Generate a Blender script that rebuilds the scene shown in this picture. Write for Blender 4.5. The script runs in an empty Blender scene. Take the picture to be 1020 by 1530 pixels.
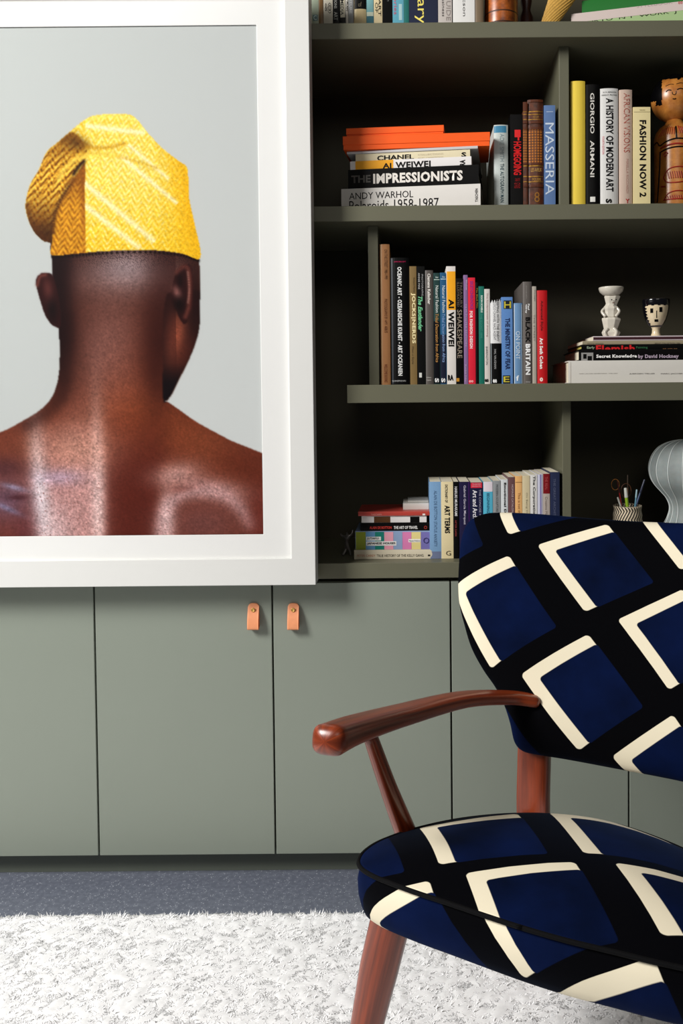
import bpy, bmesh, math, random
import numpy as np
from mathutils import Vector, Matrix
R = math.radians
C = bpy.context.scene.collection
random.seed(7); rng = np.random.default_rng(7)

# ------------------------------------------------------------------ camera
F = 1273.0                 # focal length in pixels of the 1020 x 1530 frame
CAM_H = 1.10
cam_data = bpy.data.cameras.new('camera'); cam = bpy.data.objects.new('camera', cam_data); C.objects.link(cam)
CR = Matrix.Rotation(R(90-1.7), 3, 'X') @ Matrix.Rotation(R(-0.5), 3, 'Z')
cam.matrix_world = Matrix.Translation((0, 0, CAM_H)) @ CR.to_4x4()
cam_data.sensor_fit = 'VERTICAL'; cam_data.sensor_height = 36.0; cam_data.lens = F/1530*36.0
_d = CR.transposed() @ Vector((0, 1, 0))
CX = 615 - F*_d.x/(-_d.z); CY = 600 + F*_d.y/(-_d.z)
cam_data.shift_x = -(CX-510)/1530; cam_data.shift_y = (CY-765)/1530
cam_data.clip_start = 0.02
bpy.context.scene.camera = cam

# ------------------------------------------------------------------ light
sc = bpy.context.scene
sc.view_settings.view_transform = 'Standard'; sc.view_settings.look = 'None'
sc.view_settings.gamma = 1.0; sc.view_settings.use_curve_mapping = False
sc.view_settings.exposure = 0.0
world = bpy.data.worlds.new('world'); sc.world = world; world.use_nodes = True
world.node_tree.nodes['Background'].inputs[0].default_value = (0.95, 0.97, 1.0, 1)
world.node_tree.nodes['Background'].inputs[1].default_value = 0.035
def area(name, loc, target, sx, sy, power, col):
    l = bpy.data.lights.new(name, 'AREA'); l.shape = 'RECTANGLE'; l.size = sx; l.size_y = sy
    l.energy = power; l.color = col
    o = bpy.data.objects.new(name, l); C.objects.link(o); o.location = loc
    o.rotation_euler = (Vector(target)-Vector(loc)).to_track_quat('-Z', 'Y').to_euler()
    return o
area('window_light', (-2.65, -0.05, 2.75), (0.1, 1.9, 0.5), 1.0, 1.2, 190, (1.0, 0.98, 0.95))
area('fill_light', (0.5, -1.8, 2.9), (0.2, 1.9, 0.8), 1.6, 1.2, 14, (1.0, 0.95, 0.87))  # weak fill added behind the camera, stands for no particular lamp

# ------------------------------------------------------------------ pixel <-> world
def ray(px, py):
    v = CR @ Vector(((px-CX)/F, -(py-CY)/F, -1.0))
    return v
def P(px, py, Y):
    v = ray(px, py); return Vector((0, 0, CAM_H)) + v*(Y/v.y)
def Pz(px, py, z):
    v = ray(px, py); return Vector((0, 0, CAM_H)) + v*((z-CAM_H)/v.z)
def Pplane(px, py, o, n):
    v = ray(px, py); c = Vector((0, 0, CAM_H))
    return c + v*((o-c).dot(n)/v.dot(n))
def Q(p):
    d = CR.transposed() @ (Vector(p)-Vector((0, 0, CAM_H)))
    return (CX + F*d.x/(-d.z), CY - F*d.y/(-d.z))

# ------------------------------------------------------------------ materials
def lin(c):
    c = c/255.0
    return c/12.92 if c <= 0.04045 else ((c+0.055)/1.055)**2.4
def col(rgb): return (lin(rgb[0]), lin(rgb[1]), lin(rgb[2]), 1.0)
MATS = {}
def mat(rgb, rough=0.5, spec=0.5, metal=0.0, sheen=0.0, var=0.06, scale=60, coat=0.0):
    key = (tuple(rgb), rough, spec, metal, sheen, var, scale, coat)
    if key in MATS: return MATS[key]
    if max(rgb) < 34 and coat == 0: spec = .15; rgb = tuple(v*.6 for v in rgb)   # near-black boards have a matt finish
    m = bpy.data.materials.new('paint_%d' % len(MATS)); m.use_nodes = True
    nt = m.node_tree; b = nt.nodes['Principled BSDF']
    b.inputs['Roughness'].default_value = rough; b.inputs['Specular IOR Level'].default_value = spec
    b.inputs['Metallic'].default_value = metal; b.inputs['Sheen Weight'].default_value = sheen
    b.inputs['Coat Weight'].default_value = coat
    tc = nt.nodes.new('ShaderNodeTexCoord'); n = nt.nodes.new('ShaderNodeTexNoise')
    n.inputs['Scale'].default_value = scale; n.inputs['Detail'].default_value = 3
    mx = nt.nodes.new('ShaderNodeMix'); mx.data_type = 'RGBA'
    c = col(rgb)
    mx.inputs[6].default_value = tuple(x*(1-var) for x in c[:3])+(1,)
    mx.inputs[7].default_value = tuple(min(1, x*(1+var)) for x in c[:3])+(1,)
    nt.links.new(tc.outputs['Object'], n.inputs['Vector']); nt.links.new(n.outputs['Fac'], mx.inputs[0])
    nt.links.new(mx.outputs[2], b.inputs['Base Color'])
    MATS[key] = m; return m

def wood_mat(name, dark, light, su=26, sv=2.2, rough=0.33, coat=0.25, coord='UV'):
    m = bpy.data.materials.new(name); m.use_nodes = True; nt = m.node_tree; b = nt.nodes['Principled BSDF']
    tc = nt.nodes.new('ShaderNodeTexCoord'); mp = nt.nodes.new('ShaderNodeMapping')
    mp.inputs['Scale'].default_value = (su, sv, su)
    n = nt.nodes.new('ShaderNodeTexNoise'); n.inputs['Scale'].default_value = 1.0; n.inputs['Detail'].default_value = 6; n.inputs['Roughness'].default_value = .65
    r = nt.nodes.new('ShaderNodeValToRGB'); r.color_ramp.elements[0].position = .32; r.color_ramp.elements[1].position = .7
    r.color_ramp.elements[0].color = col(dark); r.color_ramp.elements[1].color = col(light)
    nt.links.new(tc.outputs[coord], mp.inputs[0]); nt.links.new(mp.outputs[0], n.inputs['Vector'])
    nt.links.new(n.outputs['Fac'], r.inputs[0]); nt.links.new(r.outputs[0], b.inputs['Base Color'])
    b.inputs['Roughness'].default_value = rough; b.inputs['Coat Weight'].default_value = coat; b.inputs['Coat Roughness'].default_value = .25
    bp = nt.nodes.new('ShaderNodeBump'); bp.inputs['Strength'].default_value = .12; bp.inputs['Distance'].default_value = .002
    nt.links.new(n.outputs['Fac'], bp.inputs['Height']); nt.links.new(bp.outputs[0], b.inputs['Normal'])
    return m

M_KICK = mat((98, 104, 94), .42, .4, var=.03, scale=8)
M_PAINT_DIM = mat((100, 99, 81), .42, .4, var=.03, scale=8)          # grey green joinery paint, dimmer light on the shelves mixed into its colour
M_DOOR_LIT = mat((132, 139, 128), .40, .4, var=.02, scale=6)  # same joinery paint, lightened to carry the brighter light on the doors
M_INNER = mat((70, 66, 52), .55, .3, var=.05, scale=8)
M_WHITE = mat((216, 216, 213), .35, .4, var=.01)
M_MAT = mat((226, 226, 224), .8, .2, var=.01)
M_TEAK = wood_mat('teak', (60, 18, 8), (160, 66, 28), coat=.2, rough=.32)
M_PAGES = mat((222, 214, 192), .85, .1, var=.10, scale=300)
M_PAGEW = mat((235, 233, 225), .85, .1, var=.06, scale=300)
M_BLACK = mat((10, 10, 11), .5, .3)

# ------------------------------------------------------------------ object helpers
def link(name, verts, faces, m, parent=None, smooth=False, loc=None, uvs=None):
    me = bpy.data.meshes.new(name); me.from_pydata([tuple(v) for v in verts], [], faces)
    if uvs is not None:
        uv = me.uv_layers.new(name='UVMap')
        li = np.empty(len(me.loops), dtype=np.int32); me.loops.foreach_get('vertex_index', li)
        uv.data.foreach_set('uv', np.asarray(uvs, dtype=np.float32)[li].ravel())
    me.materials.append(m)
    if smooth: me.polygons.foreach_set('use_smooth', [True]*len(me.polygons))
    me.update()
    o = bpy.data.objects.new(name, me); C.objects.link(o)
    if parent is not None: o.parent = parent
    if loc is not None: o.location = loc
    return o
def box_mesh(x0, x1, y0, y1, z0, z1, bev=0.0, seg=2):
    bm = bmesh.new()
    bmesh.ops.create_cube(bm, size=1.0)
    for v in bm.verts:
        v.co = Vector(((x0+x1)/2+v.co.x*(x1-x0), (y0+y1)/2+v.co.y*(y1-y0), (z0+z1)/2+v.co.z*(z1-z0)))
    if bev > 0:
        bmesh.ops.bevel(bm, geom=list(bm.edges), offset=bev, segments=seg, affect='EDGES', profile=.5)
    return bm
def bm_obj(name, bm, m, parent=None, loc=None, smooth=False):
    me = bpy.data.meshes.new(name); bm.to_mesh(me); bm.free(); me.materials.append(m)
    if smooth: me.polygons.foreach_set('use_smooth', [True]*len(me.polygons))
    o = bpy.data.objects.new(name, me); C.objects.link(o)
    if parent is not None: o.parent = parent
    if loc is not None: o.location = loc
    return o
def box(name, x0, x1, y0, y1, z0, z1, m, parent=None, bev=0.001, seg=2):
    """box in the coordinates of the parent"""
    return bm_obj(name, box_mesh(x0, x1, y0, y1, z0, z1, bev, seg), m, parent)
def tag(o, label=None, cat=None, group=None, kind=None):
    if label: o['label'] = label
    if cat: o['category'] = cat
    if group: o['group'] = group
    if kind: o['kind'] = kind
    return o
def thing(name, loc, label, cat, group=None, rot=(0, 0, 0)):
    o = bpy.data.objects.new(name, None); o.empty_display_size = .05; C.objects.link(o)
    o.location = loc; o.rotation_euler = rot
    return tag(o, label, cat, group)
def lathe_vf(prof, n=40, ph=0.0, cap=True, sx=1.0, sy=1.0):
    """prof: list of (r, z) bottom to top"""
    V = []; Fc = []
    for r, z in prof:
        for i in range(n):
            a = 2*math.pi*i/n+ph; V.append((r*math.cos(a)*sx, r*math.sin(a)*sy, z))
    for k in range(len(prof)-1):
        for i in range(n):
            j = (i+1) % n; Fc.append((k*n+i, k*n+j, (k+1)*n+j, (k+1)*n+i))
    if cap:
        Fc.append(tuple(range(n))[::-1]); Fc.append(tuple((len(prof)-1)*n+i for i in range(n)))
    return V, Fc
def lathe(name, prof, m, parent=None, n=40, smooth=True, cap=True, ph=0.0, loc=None):
    V, Fc = lathe_vf(prof, n, ph, cap); return link(name, V, Fc, m, parent, smooth, loc)
def sweep_vf(path, dims, n=20, p=2.0, up=Vector((0, 0, 1)), roundend=(0, 0)):
    """superellipse section (half width, half height) along path; returns V,F,UV"""
    path = [Vector(q) for q in path]; V = []; UV = []; rings = 0; L = 0
    K = len(path)
    sec = []
    for i in range(n):
        a = 2*math.pi*i/n; c, s = math.cos(a), math.sin(a)
        sec.append((math.copysign(abs(c)**(2/p), c), math.copysign(abs(s)**(2/p), s)))
    for k in range(K):
        t = (path[min(k+1, K-1)]-path[max(k-1, 0)]).normalized()
        side = t.cross(up).normalized(); upv = side.cross(t).normalized()
        if k: L += (path[k]-path[k-1]).length
        w, h = dims[k] if isinstance(dims, list) else dims
        lst = [(0, 1)]
        if k == 0 and roundend[0] > 0: lst = [(-roundend[0]*math.cos(b), math.sin(b)) for b in np.linspace(.12, math.pi/2, 6)]
        if k == K-1 and roundend[1] > 0: lst = [(roundend[1]*math.cos(b), math.sin(b)) for b in np.linspace(math.pi/2, .12, 6)]
        for off, s in lst:
            for i, (cx, cy) in enumerate(sec):
                V.append(path[k]+t*off+side*cx*w*s+upv*cy*h*s); UV.append((abs(2*i/n-1)*.25, L+off))
            rings += 1
    Fc = []
    for k in range(rings-1):
        for i in range(n):
            j = (i+1) % n; Fc.append((k*n+i, k*n+j, (k+1)*n+j, (k+1)*n+i))
    Fc.append(tuple(range(n))[::-1]); Fc.append(tuple((rings-1)*n+i for i in range(n)))
    return V, Fc, UV
def catmull(pts, sub=6):
    pts = [np.array(p, dtype=float) for p in pts]; out = []
    for i in range(len(pts)-1):
        p0 = pts[max(i-1, 0)]; p1 = pts[i]; p2 = pts[i+1]; p3 = pts[min(i+2, len(pts)-1)]
        for s in range(sub):
            t = s/sub
            out.append(.5*((2*p1)+(-p0+p2)*t+(2*p0-5*p1+4*p2-p3)*t*t+(-p0+3*p1-3*p2+p3)*t**3))
    out.append(pts[-1]); return out
def tube(name, pts, r, m, parent=None, n=8, smooth=True, sub=4):
    pts = catmull(pts, sub) if sub > 1 else pts
    if isinstance(r, (list, tuple)): rr = np.interp(np.linspace(0, 1, len(pts)), np.linspace(0, 1, len(r)), r)
    else: rr = [r]*len(pts)
    d = [(a, a) for a in rr]
    t = Vector(pts[-1])-Vector(pts[0]); up = Vector((0, 0, 1)) if abs(t.normalized().z) < .8 else Vector((0, 1, 0))
    V, Fc, UV = sweep_vf(pts, d, n, 2.0, up, (rr[0]*.6, rr[-1]*.6)); return link(name, V, Fc, m, parent, smooth, uvs=UV)

def smooth_closed(pts, sub=6):
    q = pts[-2:]+pts+pts[:3]; c = catmull([(a, b) for a, b in q], sub)
    return [tuple(v) for v in c[2*sub:(2+len(pts))*sub]]

# ------------------------------------------------------------------ joinery levels (from the photograph)
D = 1.93                                    # front plane of the joinery
BACK = 2.30
zA1 = P(615, 33.5, D).z; zA0 = P(615, 57.5, D).z
zB1 = P(615, 307, D).z; zB0 = P(615, 330, D).z
zC1 = P(615, 574.5, D).z; zC0 = P(615, 601.5, D).z
zD1 = P(575, 841, D).z; zD0 = P(575, 864, D).z
zDoor1 = P(575, 870.5, D).z; zDoor0 = P(275, 1278, D).z
zK0 = 0.0
XL, XR = -1.55, 1.35
# ------------------------------------------------------------------ the setting
def floor_mat():
    m = bpy.data.materials.new('speckled_floor'); m.use_nodes = True; nt = m.node_tree; b = nt.nodes['Principled BSDF']
    tc = nt.nodes.new('ShaderNodeTexCoord')
    v = nt.nodes.new('ShaderNodeTexVoronoi'); v.inputs['Scale'].default_value = 230
    r = nt.nodes.new('ShaderNodeValToRGB'); r.color_ramp.elements[0].position = .14; r.color_ramp.elements[1].position = .2
    r.color_ramp.elements[0].color = col((215, 220, 228)); r.color_ramp.elements[1].color = col((106, 111, 124))
    n = nt.nodes.new('ShaderNodeTexNoise'); n.inputs['Scale'].default_value = 90
    mx = nt.nodes.new('ShaderNodeMix'); mx.data_type = 'RGBA'; mx.inputs[6].default_value = col((98, 103, 116))
    r2 = nt.nodes.new('ShaderNodeValToRGB'); r2.color_ramp.elements[0].position = .47; r2.color_ramp.elements[1].position = .52
    for a, bb in ((tc.outputs['Object'], v.inputs['Vector']), (tc.outputs['Object'], n.inputs['Vector']), (v.outputs['Distance'], r.inputs[0]),
                  (n.outputs['Fac'], r2.inputs[0]), (r2.outputs[0], mx.inputs[0]), (r.outputs[0], mx.inputs[7]), (mx.outputs[2], b.inputs['Base Color'])):
        nt.links.new(a, bb)
    b.inputs['Roughness'].default_value = .45
    return m
fl = box('floor', -2.6, 2.6, -2.4, 2.45, -0.05, 0.0, floor_mat(), bev=0); tag(fl, kind='structure')
wb = box('wall_back', -2.6, 2.6, BACK+.02, BACK+.12, 0.0, 2.7, mat((190, 190, 182), .7), bev=0); tag(wb, kind='structure')

# plinth
zp1 = zDoor0-.002
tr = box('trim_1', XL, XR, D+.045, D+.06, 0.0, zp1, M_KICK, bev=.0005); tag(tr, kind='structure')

# bookcase
bc = thing('bookcase', (0, BACK, zD1), 'grey green built-in open bookcase with three thick shelves, above the low cupboards', 'bookcase')
def bcbox(name, x0, x1, y0, y1, z0, z1, m=M_PAINT_DIM, bev=.0012):
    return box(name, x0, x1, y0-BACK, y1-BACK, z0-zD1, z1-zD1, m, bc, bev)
xCl = P(518.5, 588, D).x
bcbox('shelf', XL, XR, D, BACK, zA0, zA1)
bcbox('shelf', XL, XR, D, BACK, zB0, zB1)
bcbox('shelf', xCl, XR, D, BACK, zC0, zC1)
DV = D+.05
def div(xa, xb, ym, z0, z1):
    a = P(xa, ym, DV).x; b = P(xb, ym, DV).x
    bcbox('divider', a, b, DV, BACK, z0, z1, M_PAINT_DIM)
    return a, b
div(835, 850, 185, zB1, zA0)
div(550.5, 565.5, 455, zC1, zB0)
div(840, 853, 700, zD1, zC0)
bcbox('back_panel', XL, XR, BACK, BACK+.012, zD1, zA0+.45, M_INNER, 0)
bcbox('side_panel', XR, XR+.02, D, BACK, zD1, zA0+.45, M_PAINT_DIM)
bcbox('side_panel', XL-.02, XL, D, BACK, zD1, zA0+.45, M_PAINT_DIM)
bcbox('top_panel', XL, XR, D, BACK, zA0+.45, zA0+.474, M_PAINT_DIM)
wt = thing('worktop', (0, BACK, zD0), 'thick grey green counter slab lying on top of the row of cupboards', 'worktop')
box('slab', XL, XR, D-BACK, 0, 0, zD1-zD0, M_PAINT_DIM, wt, .0012)

# cupboards
seams = [P(x, 1075, D).x for x in (-126+2.7, 143.5, 408.7, 674.2, 939.5, 1205)]
LAB = ['left cupboard of the low row, leftmost, mostly cut off by the photo edge',
       'double-door grey green cupboard with two tan leather pulls, under the framed portrait',
       'right cupboard of the low row, half hidden behind the patterned armchair']
M_LEATHER = mat((226, 148, 104), .55, .4, var=.10, scale=90)
M_BRASS = mat((206, 168, 92), .42, .5, metal=.7)
def pull(cx, ztop, parent):
    """folded leather tab with a brass screw"""
    w = .0125; H = P(0, 904, D).z-P(0, 942, D).z
    prof = [(-.0016, 0), (-.0016, -H*.5), (-.0016, -H*.86), (-.006, -H*.97), (-.013, -H), (-.0185, -H*.985), (-.0205, -H*.9), (-.0185, -H*.6), (-.0125, -H*.32), (-.0075, -H*.12), (-.0062, 0)]
    V = []; Fc = []; nx = 10; t = .0028
    pr = catmull([(0, a, b) for a, b in prof], 3)
    n = len(pr)
    for side in (0, 1):
        for k, q in enumerate(pr):
            q0 = pr[max(k-1, 0)]; q1 = pr[min(k+1, n-1)]; ty, tz = q1[1]-q0[1], q1[2]-q0[2]; l = math.hypot(ty, tz)
            ny, nz = tz/l, -ty/l
            for i in range(nx+1):
                u = -1+2*i/nx; dz = q[2]
                if dz > -.007: dz = min(dz, -.007+.007*math.sqrt(max(0, 1-(abs(u)**2.6))))   # rounded top end
                V.append((cx+u*w, q[1]+ny*t*side, ztop+dz+nz*t*side))
    A = n*(nx+1)
    for k in range(n-1):
        for i in range(nx):
            a = k*(nx+1)+i; Fc.append((a, a+1, a+nx+2, a+nx+1)); Fc.append((A+a+1, A+a, A+a+nx+1, A+a+nx+2))
    for k in range(n-1):
        for i in (0, nx):
            a = k*(nx+1)+i; Fc.append((a, a+nx+1, A+a+nx+1, A+a))
    for k in (0, n-1):
        for i in range(nx):
            a = k*(nx+1)+i; Fc.append((a, a+1, A+a+1, A+a))
    h = link('handle', V, Fc, M_LEATHER, parent, True)
    h['label'] = 'tan leather pull with brass screw'
    return h
units = [(seams[0]-.402, seams[0], seams[1]), (seams[1], seams[2], seams[3]), (seams[3], seams[4], seams[5])]
for u, (xa, xm, xb) in enumerate(units):
    cu = thing('cupboard', ((xa+xb)/2, D+.02, 0), LAB[u], 'cupboard', 'low cupboards under the bookcase')
    ox = (xa+xb)/2
    g = .0019
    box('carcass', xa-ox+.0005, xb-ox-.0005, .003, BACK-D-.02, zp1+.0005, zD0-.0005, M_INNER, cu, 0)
    for (a, b, hs) in ((xa, xm, 1), (xm, xb, -1)):
        d = box('door', a-ox+g, b-ox-g, -.018, .002, zDoor0, zDoor1, M_DOOR_LIT, cu, .0012)
        if u == 1:
            px = 376.8 if hs > 0 else 436.8
            cx = P(px, 923, D-.02).x-ox; zt = P(px, 904, D-.02).z
            # children of the door, in cupboard coordinates shifted to the door face
            h = pull(cx, zt, d); h.location = (0, -.0175, 0)
            V, Fc = lathe_vf([(.0001, 0), (.0048, 0), (.0048, .0014), (.0036, .0024), (.0030, .0016), (.0001, .0016)], 20)
            zs = P(px, 914.5, D-.03).z
            V = [(cx+x, -.0175-.0122-zz, zs+y) for x, y, zz in V]
            s = link('screw', V, Fc, M_BRASS, d, True)
        else:
            cx = (b-ox-.045) if hs > 0 else (a-ox+.045); zt = P(376, 904, D-.02).z
            h = pull(cx, zt, d); h.location = (0, -.0175, 0)

# ------------------------------------------------------------------ rug
yr = Pz(300, 1363, .018).y
rx0, rx1, ry0, ry1 = -1.7, 1.9, 0.45, yr
M_RUG = mat((244, 244, 245), .95, .05, var=.05, scale=45)
nx_, ny_ = 420, 190
gx, gy = np.meshgrid(np.linspace(rx0, rx1, nx_), np.linspace(ry0, ry1, ny_))
gz = .010+rng.random(gx.shape)*.006
V = np.stack([gx.ravel(), gy.ravel(), gz.ravel()], 1)
idx = np.arange(nx_*ny_).reshape(ny_, nx_)
Fq = np.stack([idx[:-1, :-1].ravel(), idx[:-1, 1:].ravel(), idx[1:, 1:].ravel(), idx[1:, :-1].ravel()], 1)
border = list(idx[0, :])+list(idx[:, -1])+list(idx[-1, ::-1])+list(idx[::-1, 0])
base = len(V); Vb = V[border].copy(); Vb[:, 2] = .001
V = np.vstack([V, Vb]); fs = [tuple(q) for q in Fq]
fs += [(border[i+1], border[i], base+i, base+i+1) for i in range(len(border)-1)]
rug = link('rug', V.tolist(), fs, M_RUG, None, True)
tag(rug, 'thick white shaggy wool rug under the armchair', 'rug')
N = 290000
bx = rng.uniform(-1.0, .55, N); by = 1.38+(yr-1.38)*rng.random(N)
# clumps: blades lean with a slow noise field
fx = np.sin(bx*61+np.sin(by*47)*2)+np.sin(by*83+bx*29)*.7+np.sin(bx*170+by*120)*.6; fy = np.cos(by*57+np.sin(bx*41)*2)+np.sin(bx*97-by*31)*.7+np.cos(bx*140-by*160)*.6
ang = np.arctan2(fy, fx)+rng.normal(0, .9, N); ln = rng.uniform(.005, .010, N); wd = rng.uniform(.0005, .0011, N)
tilt = rng.uniform(.95, 1.5, N); e = (rng.random(N) < .012) | ((by > yr-.012) & (rng.random(N) < .10)); ln[e] *= 1.6; tilt[e] *= .5
dx, dy = np.cos(ang), np.sin(ang); sx_, sy_ = -dy, dx
def pt(s, wv, hh): 
    return np.stack([bx+dx*ln*s+sx_*wd*wv, by+dy*ln*s+sy_*wd*wv, hh], 1)
z0 = np.full(N, .009)
p = [pt(0, -1, z0), pt(0, 1, z0), pt(np.sin(tilt)*.35, 1, z0+ln*.55*np.cos(tilt*.6)), pt(np.sin(tilt)*.35, -1, z0+ln*.55*np.cos(tilt*.6)), pt(np.sin(tilt), 0, z0+ln*np.cos(tilt))]
VV = np.concatenate([q[:, None, :] for q in p], 1).reshape(-1, 3)
i5 = np.arange(N)*5
me = bpy.data.meshes.new('pile')
nq = N; loops = np.concatenate([np.stack([i5, i5+1, i5+2, i5+3], 1).ravel(), np.stack([i5+3, i5+2, i5+4], 1).ravel()]).astype(np.int32)
me.vertices.add(len(VV)); me.vertices.foreach_set('co', VV.astype(np.float32).ravel())
me.loops.add(len(loops)); me.loops.foreach_set('vertex_index', loops)
me.polygons.add(2*N)
ls = np.concatenate([np.arange(N)*4, 4*N+np.arange(N)*3]).astype(np.int32)
me.polygons.foreach_set('loop_start', ls)
me.update(calc_edges=True); me.materials.append(M_RUG)
pile = bpy.data.objects.new('pile', me); C.objects.link(pile); pile.parent = rug; pile['kind'] = 'stuff'

# ------------------------------------------------------------------ framed portrait
FY = 1.865                                   # front face of the frame
fz1 = P(233, -47, FY).z; fz0 = P(440, 874.2, FY).z; fx1 = P(466.3, 440, FY).x
ix1 = P(430, 440, FY).x; iz0 = P(300, 835.5, FY).z+.0; iz1 = P(400, -9, FY).z
PY = FY+.014
px1 = P(388.1, 418, PY).x; pz0 = P(300, 799, PY).z; pz1 = P(300, 38.3, PY).z
px0 = px1-(pz1-pz0)*.735
fx0 = px0-(fx1-px1); ix0 = px0-(ix1-px1)
fcx = (fx0+fx1)/2
pic = thing('framed_portrait', (fcx, FY+.055, fz0), 'large white framed photograph of a bare-shouldered person in a yellow cap, seen from behind', 'picture')
def pl(v): return (v[0]-fcx, v[1]-FY-.055, v[2]-fz0)
def frame_ring(name, o, i, ya, yb, m):
    (a0, a1, b0, b1), (c0, c1, d0, d1) = o, i
    V = []
    for y in (ya, yb):
        V += [(a0, y, b0), (a1, y, b0), (a1, y, b1), (a0, y, b1), (c0, y, d0), (c1, y, d0), (c1, y, d1), (c0, y, d1)]
    Fc = []
    for k in range(4):
        j = (k+1) % 4
        Fc += [(k, j, 4+j, 4+k), (8+j, 8+k, 12+k, 12+j), (j, k, 8+k, 8+j), (4+k, 4+j, 12+j, 12+k)]
    o_ = link(name, [pl(v) for v in V], Fc, m, pic)
    bv = o_.modifiers.new('b', 'BEVEL'); bv.width = .0012; bv.segments = 2; bv.limit_method = 'ANGLE'
    return o_
frame_ring('frame', (fx0, fx1, fz0, fz1), (ix0, ix1, iz0, iz1), FY, FY+.05, M_WHITE)
frame_ring('mount', (ix0-.004, ix1+.004, iz0-.004, iz1+.004), (px0, px1, pz0, pz1), PY-.0015, PY+.0015, M_MAT)
box('backing_board', ix0-.004-fcx, ix1+.004-fcx, PY+.004-FY-.055, PY+.012-FY-.055, iz0-.004-fz0, iz1+.004-fz0, M_BLACK, pic, 0)
def glass_mat():
    m = bpy.data.materials.new('picture_glass'); m.use_nodes = True; nt = m.node_tree
    for n in list(nt.nodes):
        if n.type == 'BSDF_PRINCIPLED': nt.nodes.remove(n)
    out = [n for n in nt.nodes if n.type == 'OUTPUT_MATERIAL'][0]
    t = nt.nodes.new('ShaderNodeBsdfTransparent'); g = nt.nodes.new('ShaderNodeBsdfGlossy'); g.inputs['Roughness'].default_value = .03
    fr = nt.nodes.new('ShaderNodeLayerWeight'); fr.inputs[0].default_value = .5
    pw = nt.nodes.new('ShaderNodeMath'); pw.operation = 'POWER'; pw.inputs[1].default_value = 4.0
    ma = nt.nodes.new('ShaderNodeMath'); ma.operation = 'MULTIPLY_ADD'; ma.inputs[1].default_value = .5; ma.inputs[2].default_value = .012
    nt.links.new(fr.outputs['Facing'], pw.inputs[0]); nt.links.new(pw.outputs[0], ma.inputs[0])
    mx = nt.nodes.new('ShaderNodeMixShader')
    nt.links.new(ma.outputs[0], mx.inputs[0]); nt.links.new(t.outputs[0], mx.inputs[1]); nt.links.new(g.outputs[0], mx.inputs[2]); nt.links.new(mx.outputs[0], out.inputs[0])
    return m
box('glass', ix0-.003-fcx, ix1+.003-fcx, FY+.006-FY-.055, FY+.008-FY-.055, iz0-.003-fz0, iz1+.003-fz0, glass_mat(), pic, 0)

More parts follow.
